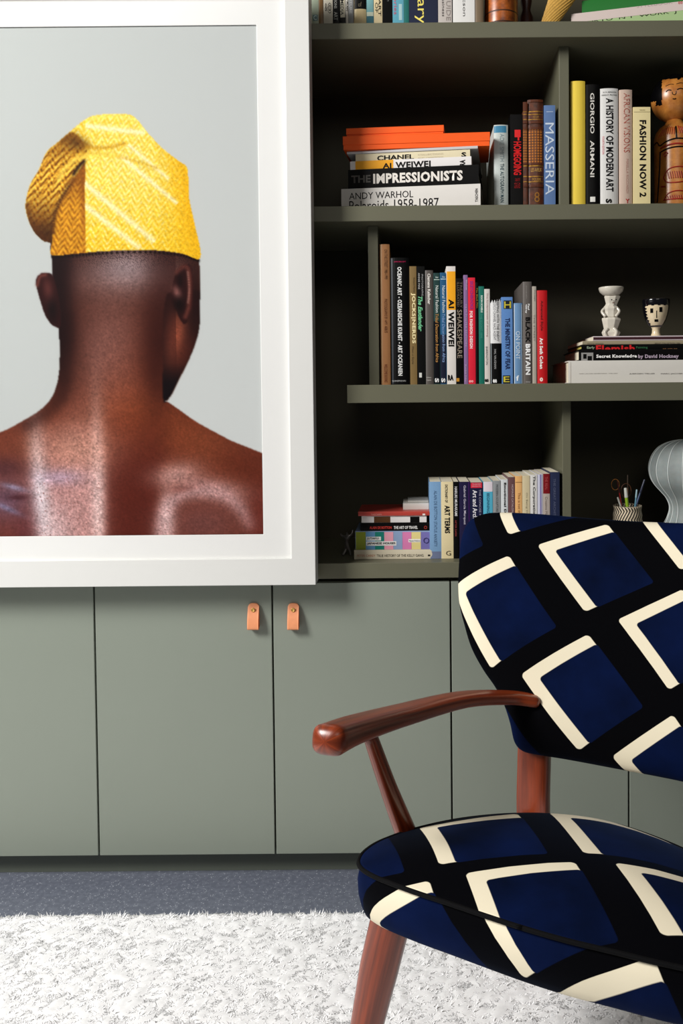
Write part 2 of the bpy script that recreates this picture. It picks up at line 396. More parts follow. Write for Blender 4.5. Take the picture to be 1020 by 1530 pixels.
# the printed photograph: a flat sheet with a colour at every vertex
def poly_mask(X, Y, pts):
    ins = np.zeros(X.shape, bool); n = len(pts)
    for i in range(n):
        x0, y0 = pts[i]; x1, y1 = pts[(i+1) % n]
        if y0 == y1: continue
        c = ((Y >= min(y0, y1)) & (Y < max(y0, y1))); xi = x0+(Y-y0)*(x1-x0)/(y1-y0)
        ins ^= c & (X < xi)
    return ins
def blur(a, s):
    k = int(3*s)+1; w = np.exp(-.5*(np.arange(-k, k+1)/s)**2); w /= w.sum()
    for ax in (0, 1):
        pad = [(0, 0), (0, 0)]; pad[ax] = (k, k); b = np.pad(a, pad, mode='edge'); o = np.zeros_like(a)
        for i, wi in enumerate(w):
            sl = [slice(None), slice(None)]; sl[ax] = slice(i, i+a.shape[ax]); o += wi*b[tuple(sl)]
        a = o
    return a
def portrait(X, Y, st):
    """X, Y: photo pixels of each vertex; returns sRGB 0..255"""
    H, W = X.shape
    def g(cx, cy, sx, sy, rot=0):
        a = R(rot); u = (X-cx)*math.cos(a)+(Y-cy)*math.sin(a); v = -(X-cx)*math.sin(a)+(Y-cy)*math.cos(a)
        return np.exp(-.5*((u/sx)**2+(v/sy)**2))
    def mask(p, s=.7, sm=True): return blur(poly_mask(X, Y, smooth_closed(p) if sm else p).astype(float), s/st)
    def curve(pts, s): 
        """soft line through pts"""
        c = np.array(catmull(pts, 8)); d = np.full(X.shape, 1e9)
        for q in c: d = np.minimum(d, (X-q[0])**2+(Y-q[1])**2)
        return np.exp(-.5*d/s**2)
    rn = rng.standard_normal(X.shape)
    fine = blur(rn, .8/st)*1.6/st; mid = blur(rng.standard_normal(X.shape), 4/st)*10/st
    img = np.zeros((H, W, 3))
    def mixc(m, c, k=1.0):
        nonlocal img
        m = np.clip(m*k, 0, 1)[..., None]; img = img*(1-m)+np.array(c, float)*m
    t = np.clip(X/390*.55+Y/800*.45, 0, 1)[..., None]
    img = np.array([186, 191, 189.])*(1-t)+np.array([219, 223, 222.])*t
    # --- skin base
    body = [(-200, 668), (-100, 655), (-40, 645), (0, 636), (30, 621), (55, 606), (72, 590), (82, 570), (87, 545), (88, 510), (86, 470), (80, 420), (78, 385), (84, 345), (160, 330), (240, 330), (284, 348),
            (297, 385), (298, 440), (297, 480), (291, 505), (281, 530), (268, 556), (256, 580), (247, 592), (246, 591), (262, 602), (290, 622), (320, 639), (345, 652), (372, 663), (392, 671), (420, 680), (440, 700), (440, 830), (-200, 830)]
    bm_ = mask(body, .8)
    skin = np.zeros((H, W, 3)); bg = img.copy()
    base = np.array([54, 22, 15.])+np.clip((Y[..., None]-560)/240, 0, 1)*np.array([40, 20, 16.])
    skin[:] = base
    img = skin
    mixc(g(-60, 760, 90, 60), (60, 30, 60), .5)
    mixc(g(150, 650, 170, 70), (126, 62, 40), .8)
    mixc(g(330, 740, 90, 80), (120, 58, 42), .8)
    mixc(g(60, 740, 110, 90), (132, 66, 50), .75)
    mixc(g(180, 430, 60, 70), (78, 44, 36), .75)
    mixc(g(200, 470, 60, 50), (88, 42, 30), .5)
    mixc(g(165, 520, 34, 62), (138, 92, 84), .8)
    mixc(g(215, 560, 35, 50, 20), (112, 52, 34), .6)
    mixc(g(190, 402, 62, 24), (150, 122, 122), .62)
    mixc(g(190, 390, 28, 18), (190, 172, 176), .6)
    mixc(g(178, 600, 26, 60), (150, 92, 78), .5)
    # orange warmth on shoulders
    mixc(g(190, 625, 40, 40), (142, 64, 32), .6); mixc(g(250, 625, 40, 22, 30), (120, 54, 30), .6)
    mixc(g(300, 655, 50, 22, 25), (140, 72, 44), .6)
    mixc(g(20, 660, 60, 25, -20), (110, 56, 40), .6)
    # spine groove
    sp = 1/(1+np.exp(-(X-(150+np.clip(680-Y, 0, 60)*.1))/4))*1/(1+np.exp((X-(238+np.clip(760-Y, 0, 200)*.05))/7))*np.clip((Y-600)/90, 0, 1)
    mixc(sp, (84, 30, 22), .82)
    # left back highlight
    lh = 1/(1+np.exp(-(X-(48-np.clip(700-Y, 0, 100)*-.05))/5))*1/(1+np.exp((X-150)/3.5))*np.clip((Y-615)/80, 0, 1)
    mixc(lh, (186, 132, 130), .72)
    mixc(g(58, 745, 10, 75, -4), (250, 236, 238), .95); mixc(g(80, 790, 22, 40), (232, 214, 218), .6)
    mixc(g(142, 745, 8, 85), (244, 216, 212), .9); mixc(g(120, 740, 24, 80), (206, 160, 156), .6)
    mixc(g(110, 665, 40, 26), (206, 150, 128), .6)
    mixc(g(86, 705, 26, 9), (176, 168, 204), .5)
    # far left shoulder, bluish reflection
    mixc(g(8, 738, 28, 24), (104, 96, 130), .55); mixc(g(18, 720, 14, 3, 15), (170, 180, 220), .5); mixc(g(8, 752, 18, 3, 25), (150, 160, 205), .5); mixc(g(22, 735, 12, 3), (60, 26, 30), .7)
    mixc(g(2, 690, 30, 12), (60, 36, 48), .5); mixc(g(34, 790, 16, 30), (90, 44, 50), .6)
    # right shoulder blade
    arc = curve([(236, 800), (240, 770), (252, 745), (275, 730), (305, 727), (335, 735), (356, 752), (372, 775)], 9)
    mixc(arc, (214, 172, 172), .75)
    mixc(g(262, 700, 24, 12, -10), (214, 166, 158), .7); mixc(g(275, 722, 18, 4, -10), (120, 54, 42), .6)
    mixc(g(315, 722, 46, 12, 10), (214, 170, 168), .55)
    mixc(g(300, 775, 48, 28), (120, 78, 78), .6); mixc(g(246, 775, 9, 34), (226, 190, 188), .8)
    mixc(g(385, 770, 14, 50), (104, 42, 34), .7); mixc(g(360, 690, 30, 16, 25), (96, 40, 26), .6)
    # shoulder rim darkness
    # neck sides
    mixc(1/(1+np.exp((X-(100+np.clip(Y-520, 0, 100)*.0))/6))*np.clip((600-Y)/60, 0, 1), (24, 12, 14), .75)
    mixc(curve([(100, 470), (98, 540), (86, 590), (40, 625)], 9), (40, 18, 16), .5)
    mixc(g(232, 520, 16, 70, 0), (52, 20, 16), .7)
    mixc(g(262, 575, 40, 12, 38), (66, 28, 20), .5)
    jaw = mask([(243, 470), (247, 440), (255, 430), (300, 430), (299, 480), (291, 506), (280, 531), (266, 557), (255, 580), (246, 592), (242, 586), (242, 530)], 1.2)
    mixc(jaw, (30, 14, 14), .92)
    mixc(jaw*g(262, 495, 12, 30, 8), (150, 76, 54), .95); mixc(jaw*g(276, 520, 9, 26, 25), (84, 36, 26), .6)
    mixc(jaw*np.clip((Y-535)/30, 0, 1), (14, 10, 14), .8)
    mixc(g(290, 440, 10, 40), (34, 14, 14), .8)
    # far side of the head, dark
    mixc(1/(1+np.exp((X-104)/7))*np.clip((540-Y)/40, 0, 1), (24, 9, 11), .75); mixc(1/(1+np.exp(-(X-228)/8))*np.clip((560-Y)/60, 0, 1)*(X < 262), (44, 16, 15), .45)
    # right ear
    er = mask([(256, 440), (258, 415), (266, 396), (278, 388), (286, 394), (288, 420), (286, 448), (282, 466), (275, 477), (268, 470), (263, 458)], .8)
    mixc(er, (40, 16, 16), .95)
    mixc(curve([(264, 400), (274, 392), (281, 397), (283, 420), (281, 450), (276, 466)], 2.6), (104, 52, 44), .9)
    mixc(curve([(280, 400), (282, 425), (280, 445)], 1.2), (170, 120, 108), .7)
    mixc(g(264, 430, 4, 7, -20), (150, 96, 90), .9); mixc(g(267, 447, 6, 9), (16, 8, 8), .8); mixc(g(268, 412, 3, 8), (18, 8, 9), .7)
    # hairline texture under the cap
    hl = np.clip((412-Y)/40, 0, 1)*(rn > .2)
    mixc(hl, (24, 16, 20), .55)
    # grain of lit skin
    lum = img.mean(2, keepdims=True)
    img = img*(1+(fine*.11+mid*.03)[..., None]*np.clip(lum/120, .25, 1.3))
    dots = (blur(rng.standard_normal(X.shape), .6/st) > .95)*np.clip((lum[..., 0]-120)/80, 0, 1); mixc(dots.astype(float), (120, 56, 48), .55)
    img = bg*(1-bm_[..., None])+img*bm_[..., None]
    # left ear
    el = mask([(54, 414), (60, 402), (70, 400), (80, 406), (88, 440), (90, 478), (80, 479), (70, 468), (62, 448)], .8)
    mixc(el, (44, 17, 17)); mixc(curve([(56, 418), (60, 406), (68, 403)], 2), (110, 58, 50), .8); mixc(el*g(72, 425, 5, 12, -10), (96, 48, 44), .8); mixc(el*g(78, 455, 6, 14), (18, 8, 10), .8)
    # --- cap
    cap = [(78, 374), (77, 357), (66, 353), (54, 342), (45, 325), (40, 306), (41, 290), (48, 268), (60, 248), (72, 222), (88, 208), (112, 188), (134, 172), (156, 167), (192, 167), (206, 174), (222, 194), (244, 217), (268, 236), (279, 244), (282, 262), (283, 292), (291, 330), (299, 379), (270, 372), (225, 367), (160, 368), (110, 372)]
    cm = mask(cap, .7)
    under = img.copy()
    img = np.zeros((H, W, 3)); img[:] = (250, 205, 44)
    mixc(g(190, 240, 80, 70), (255, 232, 118), .9)
    mixc(1/(1+np.exp(-(X-262-(Y-300)*.14)/9)), (250, 184, 18), .85)
    mixc(np.clip((Y-330)/45, 0, 1), (250, 200, 40), .4)
    # woven relief: small zigzag
    zz = np.sin((Y*.62+4.2*np.abs(((X*.11+Y*.015) % 2)-1)*2)+mid*.25)
    hx = np.sin(X*.42+np.sin(Y*.35)*1.5+Y*.1)*np.cos(Y*.5+X*.06)
    pale = np.clip(zz*.5+hx*.5, 0, 1)
    mixc(pale*1/(1+np.exp((X-255)/14)), (255, 244, 176), .75)
    mixc(np.clip(-zz*.6-hx*.4, 0, 1), (232, 168, 18), .5)
    for p0, p1, w_ in (((128, 268), (228, 352), 3.2), ((130, 302), (206, 362), 3.2), ((134, 184), (214, 194), 3.0), ((186, 232), (262, 296), 2.4), ((196, 214), (250, 260), 2.0)):
        dxx, dyy = p1[0]-p0[0], p1[1]-p0[1]; l = math.hypot(dxx, dyy); s = ((X-p0[0])*dxx+(Y-p0[1])*dyy)/l; d = ((X-p0[0])*dyy-(Y-p0[1])*dxx)/l
        mixc(np.exp(-.5*(d/w_)**2)*(s > -4)*(s < l+4), (255, 246, 200), .8)
    # left, turned away panel of the band
    pan = mask([(76, 374), (78, 330), (82, 312), (96, 284), (112, 262), (128, 238), (129, 374)], .9, False)
    mixc(pan, (206, 134, 26), .95); mixc(pan*np.clip(zz*.6+hx*.4, 0, 1), (246, 184, 50), .7); mixc(pan*np.clip(-zz*.6-hx*.4, 0, 1), (128, 72, 12), .7)
    mixc(pan*np.clip((300-Y)/50, 0, 1), (110, 54, 14), .7); mixc(pan*g(127, 270, 3.5, 60), (140, 72, 16), .6)
    # hanging fold
    fold = [(128, 234), (118, 246), (104, 268), (88, 300), (80, 328), (78, 358), (66, 354), (54, 343), (45, 326), (40, 306), (41, 290), (48, 268), (60, 248), (72, 222), (88, 208), (108, 192), (124, 206), (132, 222)]
    fm = mask(fold, .8)
    mixc(fm, (218, 152, 34), .95)
    mixc(fm*np.clip(np.sin(X*.5+Y*.55+hx)*.6+zz*.4, 0, 1), (255, 226, 96), .85)
    mixc(fm*np.clip(-np.sin(X*.5+Y*.55+hx)*.6-zz*.4, 0, 1), (96, 50, 8), .85)
    mixc(fm*g(62, 330, 26, 26), (92, 48, 12), .75); mixc(fm*g(100, 212, 24, 12, -35), (120, 70, 16), .5); mixc(fm*1/(1+np.exp(-(Y-330)/6)), (50, 24, 10), .85); mixc(fm*curve([(42, 300), (50, 330), (70, 352)], 4), (80, 40, 12), .6)
    mixc(curve([(80, 340), (84, 312), (96, 286), (112, 262)], 2.6), (70, 34, 10), .8)
    mixc(curve([(112, 254), (120, 243), (127, 236)], 2.4), (36, 16, 8), .9); mixc(curve([(104, 266), (118, 258), (126, 250)], 3), (150, 86, 20), .7)
    mixc(g(116, 208, 13, 8, 25), (70, 38, 10), .7*1.0); mixc(curve([(96, 206), (112, 198), (122, 206), (134, 213)], 3), (112, 66, 14), .6)
    mixc(curve([(132, 215), (160, 216), (188, 210)], 2.2), (196, 140, 24), .7); mixc(curve([(120, 226), (150, 224), (190, 232), (235, 246)], 1.8), (214, 158, 30), .6)
    mixc(curve([(90, 262), (100, 246), (118, 232), (140, 226), (170, 226)], 3), (254, 220, 90), .7)
    mixc(curve([(134, 174), (170, 168), (205, 176)], 3), (255, 236, 120), .6)
    img = img*(1+(fine*.07)[..., None])
    img = under*(1-cm[..., None])+img*cm[..., None]
    # cap edge shadow and ragged hem
    mixc(curve([(80, 377), (120, 374), (160, 371), (225, 370), (270, 375), (296, 383)], 1.6)*(1-cm), (16, 8, 8), .9)
    return np.clip(img, 0, 255)
st = 1.12                                          # photo pixels per vertex
kpx = F/PY; wpx = (px1-px0)*kpx; hpx = (pz1-pz0)*kpx
nw, nh = int(wpx/st)+1, int(hpx/st)+1
uu, vv = np.meshgrid(np.linspace(0, 1, nw), np.linspace(0, 1, nh))
Yp = 38.3+vv*hpx+(388-((1-uu)*-wpx+388))*0   # straight down the sheet
Xp = 391-(1-uu)*wpx-(799-Yp)*.0092
Yp = Yp+(391-Xp)*.004
im = portrait(Xp, Yp, st)
Vx = px0+uu*(px1-px0)-fcx; Vz = pz1-vv*(pz1-pz0)-fz0
VV = np.stack([Vx.ravel(), np.full(Vx.size, PY+.002-FY-.055), Vz.ravel()], 1)
me = bpy.data.meshes.new('print')
idx = np.arange(nw*nh).reshape(nh, nw)
Fq = np.stack([idx[:-1, :-1].ravel(), idx[1:, :-1].ravel(), idx[1:, 1:].ravel(), idx[:-1, 1:].ravel()], 1).astype(np.int32)
me.vertices.add(len(VV)); me.vertices.foreach_set('co', VV.astype(np.float32).ravel())
me.loops.add(Fq.size); me.loops.foreach_set('vertex_index', Fq.ravel()); me.polygons.add(len(Fq)); me.polygons.foreach_set('loop_start', np.arange(len(Fq), dtype=np.int32)*4)
me.update(calc_edges=True)
ca = me.color_attributes.new('Col', 'FLOAT_COLOR', 'POINT')
c = im.reshape(-1, 3)/255; c = np.where(c <= .04045, c/12.92, ((c+.055)/1.055)**2.4)*.80
ca.data.foreach_set('color', np.concatenate([c, np.ones((len(c), 1))], 1).astype(np.float32).ravel())
pm = bpy.data.materials.new('photographic_print'); pm.use_nodes = True
va = pm.node_tree.nodes.new('ShaderNodeVertexColor'); va.layer_name = 'Col'
pb = pm.node_tree.nodes['Principled BSDF']; pm.node_tree.links.new(va.outputs[0], pb.inputs['Base Color']); pb.inputs['Roughness'].default_value = .5; pb.inputs['Specular IOR Level'].default_value = .05
me.materials.append(pm)
pr = bpy.data.objects.new('print', me); C.objects.link(pr); pr.parent = pic
pr['label'] = 'colour photograph of a person in a yellow woven cap, back turned'
# ------------------------------------------------------------------ books
TEXTS = []
YB = 1.985
EPS = .0004
def spine_y(x, w, b): return b*min(1.0, abs(2*x/w))**2.2
def make_book(label, w, h, d, cover, hard=True, bulge=None, pages=M_PAGES, rough=.42, group=None, loc=(0, 0, 0), rot=(0, 0, 0), name='book'):
    """local: x across the spine, y into the shelf, z along the spine; spine face at y = 0"""
    b = (w*.10 if hard else .0006) if bulge is None else bulge
    t = .0022 if hard else .0006
    t = min(t, w*.22)
    e = thing(name, loc, label, 'book', group, rot)
    n = 8
    out = [(-w/2, d)] + [(-w/2+w*i/n, spine_y(-w/2+w*i/n, w, b)) for i in range(n+1)] + [(w/2, d)]
    inn = [(-w/2+t, d)] + [(-w/2+t+(w-2*t)*i/n, spine_y(-w/2+t+(w-2*t)*i/n, w, b)+t) for i in range(n+1)] + [(w/2-t, d)]
    N = len(out); V = [(x, y, 0) for x, y in out]+[(x, y, 0) for x, y in inn]+[(x, y, h) for x, y in out]+[(x, y, h) for x, y in inn]
    Fc = []
    for i in range(N-1):
        Fc += [(i, i+1, 2*N+i+1, 2*N+i), (N+i+1, N+i, 3*N+i, 3*N+i+1), (i+1, i, N+i, N+i+1), (2*N+i, 2*N+i+1, 3*N+i+1, 3*N+i)]
    for i in (0, N-1):
        q = (i, 2*N+i, 3*N+i, N+i); Fc.append(q if i else q[::-1])
    m = cover if isinstance(cover, bpy.types.Material) else mat(cover, rough, .45, var=.03)
    c = link('cover', V, Fc, m, e)
    iy = .0035 if hard else .0005
    pb_ = box('pages', -w/2+t, w/2-t, b+t+.0003, d-iy, iy, h-iy, pages, e, bev=0)
    e['_w'] = w; e['_h'] = h; e['_b'] = b
    return e
def patch(e, x0, x1, z0, z1, rgb, name='spine_panel', lift=.00018, rough=.42):
    w, h, b = e['_w'], e['_h'], e['_b']
    x0, x1 = max(-w/2+.0001, min(x0, x1)), min(w/2-.0001, max(x0, x1)); z0, z1 = max(.0002, min(z0, z1)), min(h-.0002, max(z0, z1))
    n = 6; V = []
    for i in range(n+1):
        x = x0+(x1-x0)*i/n; y = spine_y(x, w, b)-lift
        V += [(x, y, z0), (x, y, z1), (x, y+lift*.8, z0), (x, y+lift*.8, z1)]
    Fc = []
    for i in range(n):
        a = 4*i; Fc += [(a, a+4, a+5, a+1), (a+2, a+3, a+7, a+6), (a, a+2, a+6, a+4), (a+1, a+5, a+7, a+3)]
    Fc += [(0, 1, 3, 2), (4*n, 4*n+2, 4*n+3, 4*n+1)]
    m = rgb if isinstance(rgb, bpy.types.Material) else mat(rgb, rough, .4, var=.02)
    return link(name, V, Fc, m, e)
def to_local(e, px, py):
    """photo pixel -> (x, z) on the spine plane of book e (book roots are unparented)"""
    M = Matrix.LocRotScale(e.location, e.rotation_euler, None)
    n = M.to_3x3() @ Vector((0, 1, 0)); p = Pplane(px, py, e.location.copy(), n)
    q = M.inverted() @ p; return q.x, q.z
def deco(e, specs):
    """specs in photo pixels: ('t', text, x0, y0, x1, y1, rgb, orient[, bold[, shear]]) or ('p', x0, y0, x1, y1, rgb)"""
    for k, s in enumerate(specs):
        if s[0] == 'p':
            a = to_local(e, s[1], s[2]); b_ = to_local(e, s[3], s[4]); patch(e, a[0], b_[0], a[1], b_[1], s[5], lift=.00018+.00006*k)
        else:
            _, txt, x0, y0, x1, y1, rgb, ori = s[:8]; bold = s[8] if len(s) > 8 else 0; shear = s[9] if len(s) > 9 else 0
            cx, cy = (x0+x1)/2, (y0+y1)/2; c = to_local(e, cx, cy)
            q = e.location.y if abs(e.rotation_euler.z) < 1e-6 else (Matrix.LocRotScale(e.location, e.rotation_euler, None) @ Vector((c[0], 0, c[1]))).y
            k_ = q/F
            TEXTS.append(dict(txt=txt, e=e, c=c, wpx=(x1-x0)*k_, hpx=(y1-y0)*k_, rgb=rgb, ori=ori, bold=bold, shear=shear, lift=.0004+.00008*k))
def upright(label, xl, xr, yt, z0, cover, specs=(), Y=YB, h=None, d=.15, group=None, hard=False, ym=None, yaw=0, tilt=0, gap=.0003, **kw):
    ym = ym if ym is not None else (yt+P_base(z0))/2
    a = P(xl, ym, Y).x; b = P(xr, ym, Y).x
    hh = h if h else P((xl+xr)/2, yt, Y).z-z0
    e = make_book(label, (b-a)-gap, hh, d, cover, hard, group=group, loc=((a+b)/2, Y, z0+.0003), rot=(0, R(tilt), R(yaw)), **kw)
    deco(e, specs); return e
def P_base(z): return {zA1: 36, zB1: 306, zC1: 574, zD1: 838}[z]
class Stack:
    def __init__(s, z0): s.z = z0+.0003
    def add(s, label, xl, xr, yt, yb, cover, specs=(), Y=YB, yaw=0.0, d=.2, hard=True, group=None, th=None, **kw):
        """lying book; yaw > 0 brings the right end nearer"""
        L = P(xl, yb, Y); dirv = Vector((math.cos(R(yaw)), -math.sin(R(yaw)), 0)); n = Vector((math.sin(R(yaw)), math.cos(R(yaw)), 0))
        L.z = s.z; r = ray(xr, (yt+yb)/2); O = Vector((0, 0, CAM_H))
        ln = (Pplane(xr, (yt+yb)/2, L, n)-L).dot(dirv)
        w = th if th else (yb-yt)*Y/F
        right = L+dirv*ln
        e = make_book(label, w-.0003, ln, d, cover, hard, group=group, loc=(right.x, right.y, s.z+w/2), rot=(0, R(-90), R(-yaw)), **kw)
        bpy.context.view_layer.update() if False else None
        deco(e, specs); s.z += w; return e

G1 = 'books standing on the topmost shelf'
A = [  # xl, xr, colour, label, specs, hard, height
 (465.5, 476, (150, 160, 140), 'pale sage spine, first book on the topmost shelf beside the portrait', [('p', 467, 22, 474.5, 31, (84, 116, 120)), ('t', 'c', 468, 23, 473, 30, (190, 210, 205), 'h')], 0, .22),
 (476, 482.6, (112, 80, 38), 'thin ochre brown book between sage and cream ones, topmost shelf', [], 0, .21),
 (483, 497, (186, 180, 164), 'cream book with a small dark line drawing, topmost shelf', [('t', '&@', 485, 4, 495, 20, (70, 66, 60), 'h')], 0, .22),
 (497.2, 506.5, (18, 18, 18), 'black book with small white capitals, topmost shelf near the portrait', [('t', 'CONVERSATIONS', 499, -30, 503, 12, (170, 170, 165), 'd'), ('t', 'ART', 499, 18, 504, 30, (190, 190, 185), 'd')], 0, .21),
 (506.7, 516, (22, 22, 22), 'black book with a cream block reading MEDIA, topmost shelf', [('p', 507.5, -60, 515.5, 26, (205, 198, 176)), ('t', 'MASS MEDIA', 508.5, -20, 513, 22, (20, 20, 20), 'd', .02)], 0, .22),
 (516.2, 520.2, (206, 200, 188), 'thin cream booklet reading PLAN, topmost shelf', [('t', 'THE PLAN', 516.8, -10, 519.6, 16, (20, 20, 20), 'd', .02)], 0, .20),
 (520.4, 528, (140, 142, 142), 'thin grey book with small pale lettering, topmost shelf', [('t', 'SCULPTURE', 522, -20, 525.5, 20, (220, 220, 218), 'd')], 0, .20),
 (528.2, 547, (222, 200, 150), 'cream book with a black upper half, topmost shelf', [('p', 528.2, -90, 547, 13, (16, 14, 12)), ('t', 'of', 535, 3, 540, 10, (120, 110, 90), 'h')], 1, .23),
 (547.2, 558, (52, 108, 120), 'teal book with a pale picture band on its spine, topmost shelf', [('p', 547.6, -4, 557.6, 22, (120, 170, 172)), ('p', 547.6, 18, 557.6, 24, (200, 210, 190))], 0, .22),
 (558.2, 571, (220, 202, 160), 'cream book with black capitals ending in ART, topmost shelf', [('t', 'STORIES OF', 560, -45, 564, 18, (30, 28, 24), 'd'), ('t', 'ARTISTS ART', 564.6, -55, 568.6, 23, (30, 28, 24), 'd')], 0, .23),
 (571.2, 586, (8, 8, 9), 'plain black book on the topmost shelf beside the light blue one', [('t', 's', 578, -2, 581, 2, (90, 90, 90), 'h')], 0, .22),
 (586.2, 603, (92, 164, 184), 'light blue book with a pink script title, topmost shelf', [('t', 'Memories', 588, -30, 593, 21, (200, 92, 120), 'd'), ('p', 595.5, 6, 600.5, 30, (170, 205, 208))], 0, .22),
 (603.2, 610.8, (20, 104, 98), 'thin dark teal book left of the big navy book, topmost shelf', [], 0, .24),
 (611, 654, (15, 26, 56), 'very thick navy book with large yellow letters ending in nary', [('t', 'Dictionary', 619, -86, 637, 33.5, (244, 226, 110), 'd')], 1, .26),
 (654.3, 675, (196, 188, 182), 'pale mauve grey book ending in GUIDE, topmost shelf', [('t', 'THE CAREER GUIDE', 666, -90, 672.5, 29, (150, 140, 136), 'd'), ('t', 'for Business', 660, -22, 664, 24, (90, 84, 84), 'd')], 0, .23),
 (676.3, 709, (232, 231, 228), 'thick white book with small grey surname, topmost shelf', [('t', 'Walter Isaacson', 691, -70, 695.5, 23, (96, 94, 92), 'd')], 1, .25),
 (709.5, 722, (116, 98, 76), 'plain taupe book beside the wooden vase, topmost shelf', [], 1, .24),
]
for xl, xr, c, lab, sp, hard, h in A:
    upright(lab, xl, xr, 18, zA1, c, sp, h=h, hard=bool(hard), ym=18, group=G1, bulge=.0008 if xr-xl > 25 else None)

G2 = 'books standing on the second shelf'
B = [
 (738, 759, 186.5, (196, 204, 200), 'pale grey-white hardback with a blue band at the top, beside the orange boxes', [('p', 737, 188, 756, 198, (60, 130, 165)), ('t', 'ADIE SMITH', 746.5, 200, 752.5, 241, (140, 158, 162), 'd'), ('t', 'THE AUTOGRAPH MAN', 747, 245, 752.5, 302, (60, 84, 92), 'd', .01)], 1, {}),
 (762, 780.6, 171, (10, 9, 10), 'black book with red vertical title and red emblem, second shelf', [('t', 'HOMEGOING', 767, 212, 778.5, 261, (214, 22, 26), 'd', .03), ('t', 'YAA', 769, 266, 777, 271, (150, 20, 24), 'd'), ('t', 'GYASI', 768, 273, 777, 281, (150, 20, 24), 'd'), ('p', 768.5, 194, 777.5, 205, (222, 24, 28)), ('p', 773, 205, 775.5, 210, (222, 24, 28))], 0, {}),
 (781, 788, 166.5, (222, 222, 226), 'thin white booklet left of the brown leather volume', [('t', 'SAUL LEITER', 784.5, 222, 787, 243, (30, 30, 34), 'd')], 0, {}),
 (788.3, 811.8, 149, (60, 26, 12), 'antique brown leather volume with gilt bands, second shelf', [], 1, dict(rough=.35)),
 (812.6, 829.5, 157.5, (88, 118, 166), 'blue book with tall white MASSERIA title, beside the upper divider', [('t', 'MASSERIA', 814.5, 184.5, 827.5, 290, (206, 218, 232), 'd'), ('p', 816, 166.5, 826, 167.3, (180, 195, 215))], 0, {}),
]
for xl, xr, yt, c, lab, sp, hard, kw in B:
    if 'leather' in lab: c = wood_mat('old_leather', (44, 18, 8), (104, 48, 18), 60, 60, .4, .2, 'Object')
    e = upright(lab, xl, xr, yt, zB1, c, sp, hard=bool(hard), group=G2, d=.2 if hard else .17, **kw)
    if 'leather' in lab:
        w, h = e['_w'], e['_h']; gold = mat((190, 140, 60), .35, .5, metal=.8); M_TAN = mat((150, 82, 26), .45)
        for y0, y1 in ((166, 167.2), (170.5, 171.3), (178, 178.8), (247, 248.4), (263, 264.2), (271, 272)):
            a = to_local(e, 790, y0); b_ = to_local(e, 811, y1); patch(e, -w*.47, w*.47, a[1], b_[1], gold, 'gilt_band', .0006)
        for i in range(13):
            y = 192+i*4.0; a = to_local(e, 790, y); b_ = to_local(e, 811, y+2.6)
            for j in range(5): patch(e, -w*.44+j*w*.18, -w*.44+j*w*.18+w*.12, a[1], b_[1], (176, 104, 36), 'tooled_square', .0008)
        for y0 in (149, 181, 190, 243, 276):
            a = to_local(e, 790, y0); b_ = to_local(e, 811, y0+3.5); patch(e, -w*.48, w*.48, a[1], b_[1], (84, 38, 14), 'raised_band', .0018)
        deco(e, [('t', 'HISTORY', 796, 173, 805, 176.5, (176, 130, 60), 'h'), ('t', 'LES AVEUX', 793, 251, 809, 256.5, (206, 160, 80), 'h'), ('t', 'MOLIERE', 795, 266, 808, 270, (190, 140, 60), 'h'), ('t', '8', 798, 287, 806, 302, (150, 100, 40), 'h')])
B2 = [
 (853, 874.5, 121, (236, 206, 72), 'plain yellow cloth hardback, first book right of the upper divider', [], 1),
 (875.6, 896, 126, (13, 12, 12), 'black hardback with widely spaced white capitals, second shelf', [('t', 'GIORGIO', 881.5, 139.5, 887.5, 199, (226, 222, 214), 'd', .015), ('t', 'ARMANI', 881.5, 210.5, 887.5, 264, (226, 222, 214), 'd', .015), ('p', 881.5, 294, 889, 301.5, (236, 234, 228))], 1),
 (896.8, 923.5, 132, (216, 215, 212), 'thick white hardback titled A HISTORY OF MODERN ART', [('t', 'H. H. ARNASON', 901, 136.5, 920, 138.8, (40, 40, 40), 'h'), ('t', 'MARLA F. PRATHER', 899, 140.8, 921.5, 143, (40, 40, 40), 'h'), ('t', 'A HISTORY OF MODERN ART', 905, 148, 916, 285, (22, 22, 24), 'd', .03), ('t', 'FOURTH EDITION', 899.5, 204, 902.5, 230, (216, 120, 130), 'd'), ('t', 'S', 904.5, 297, 913.5, 303.5, (20, 20, 20), 'd', .04)], 1),
 (925, 944.5, 134, (200, 176, 160), 'dusty pink hardback titled AFRICAN VISIONS', [('t', 'AFRICAN VISIONS', 931.5, 140, 940.5, 227, (168, 84, 70), 'd'), ('t', 'MIRELLA RICCIARDI', 935, 238, 938.5, 288, (186, 140, 126), 'd'), ('t', 'Y', 934, 297, 940, 303.5, (170, 40, 40), 'h', .03)], 1),
 (945.7, 971.5, 160, (232, 216, 162), 'thick cream book titled FASHION NOW 2, beside the wooden doll', [('t', 'FASHION NOW 2', 955, 180.5, 965, 293.5, (24, 22, 20), 'd', .035), ('p', 946.5, 167, 971, 167.5, (150, 138, 96)), ('t', 'TASCHEN', 955, 163.5, 963, 165.6, (150, 138, 96), 'h')], 0),
]
for xl, xr, yt, c, lab, sp, hard in B2:
    upright(lab, xl, xr, yt, zB1, c, sp, hard=bool(hard), group='tall books right of the upper divider', d=.22)

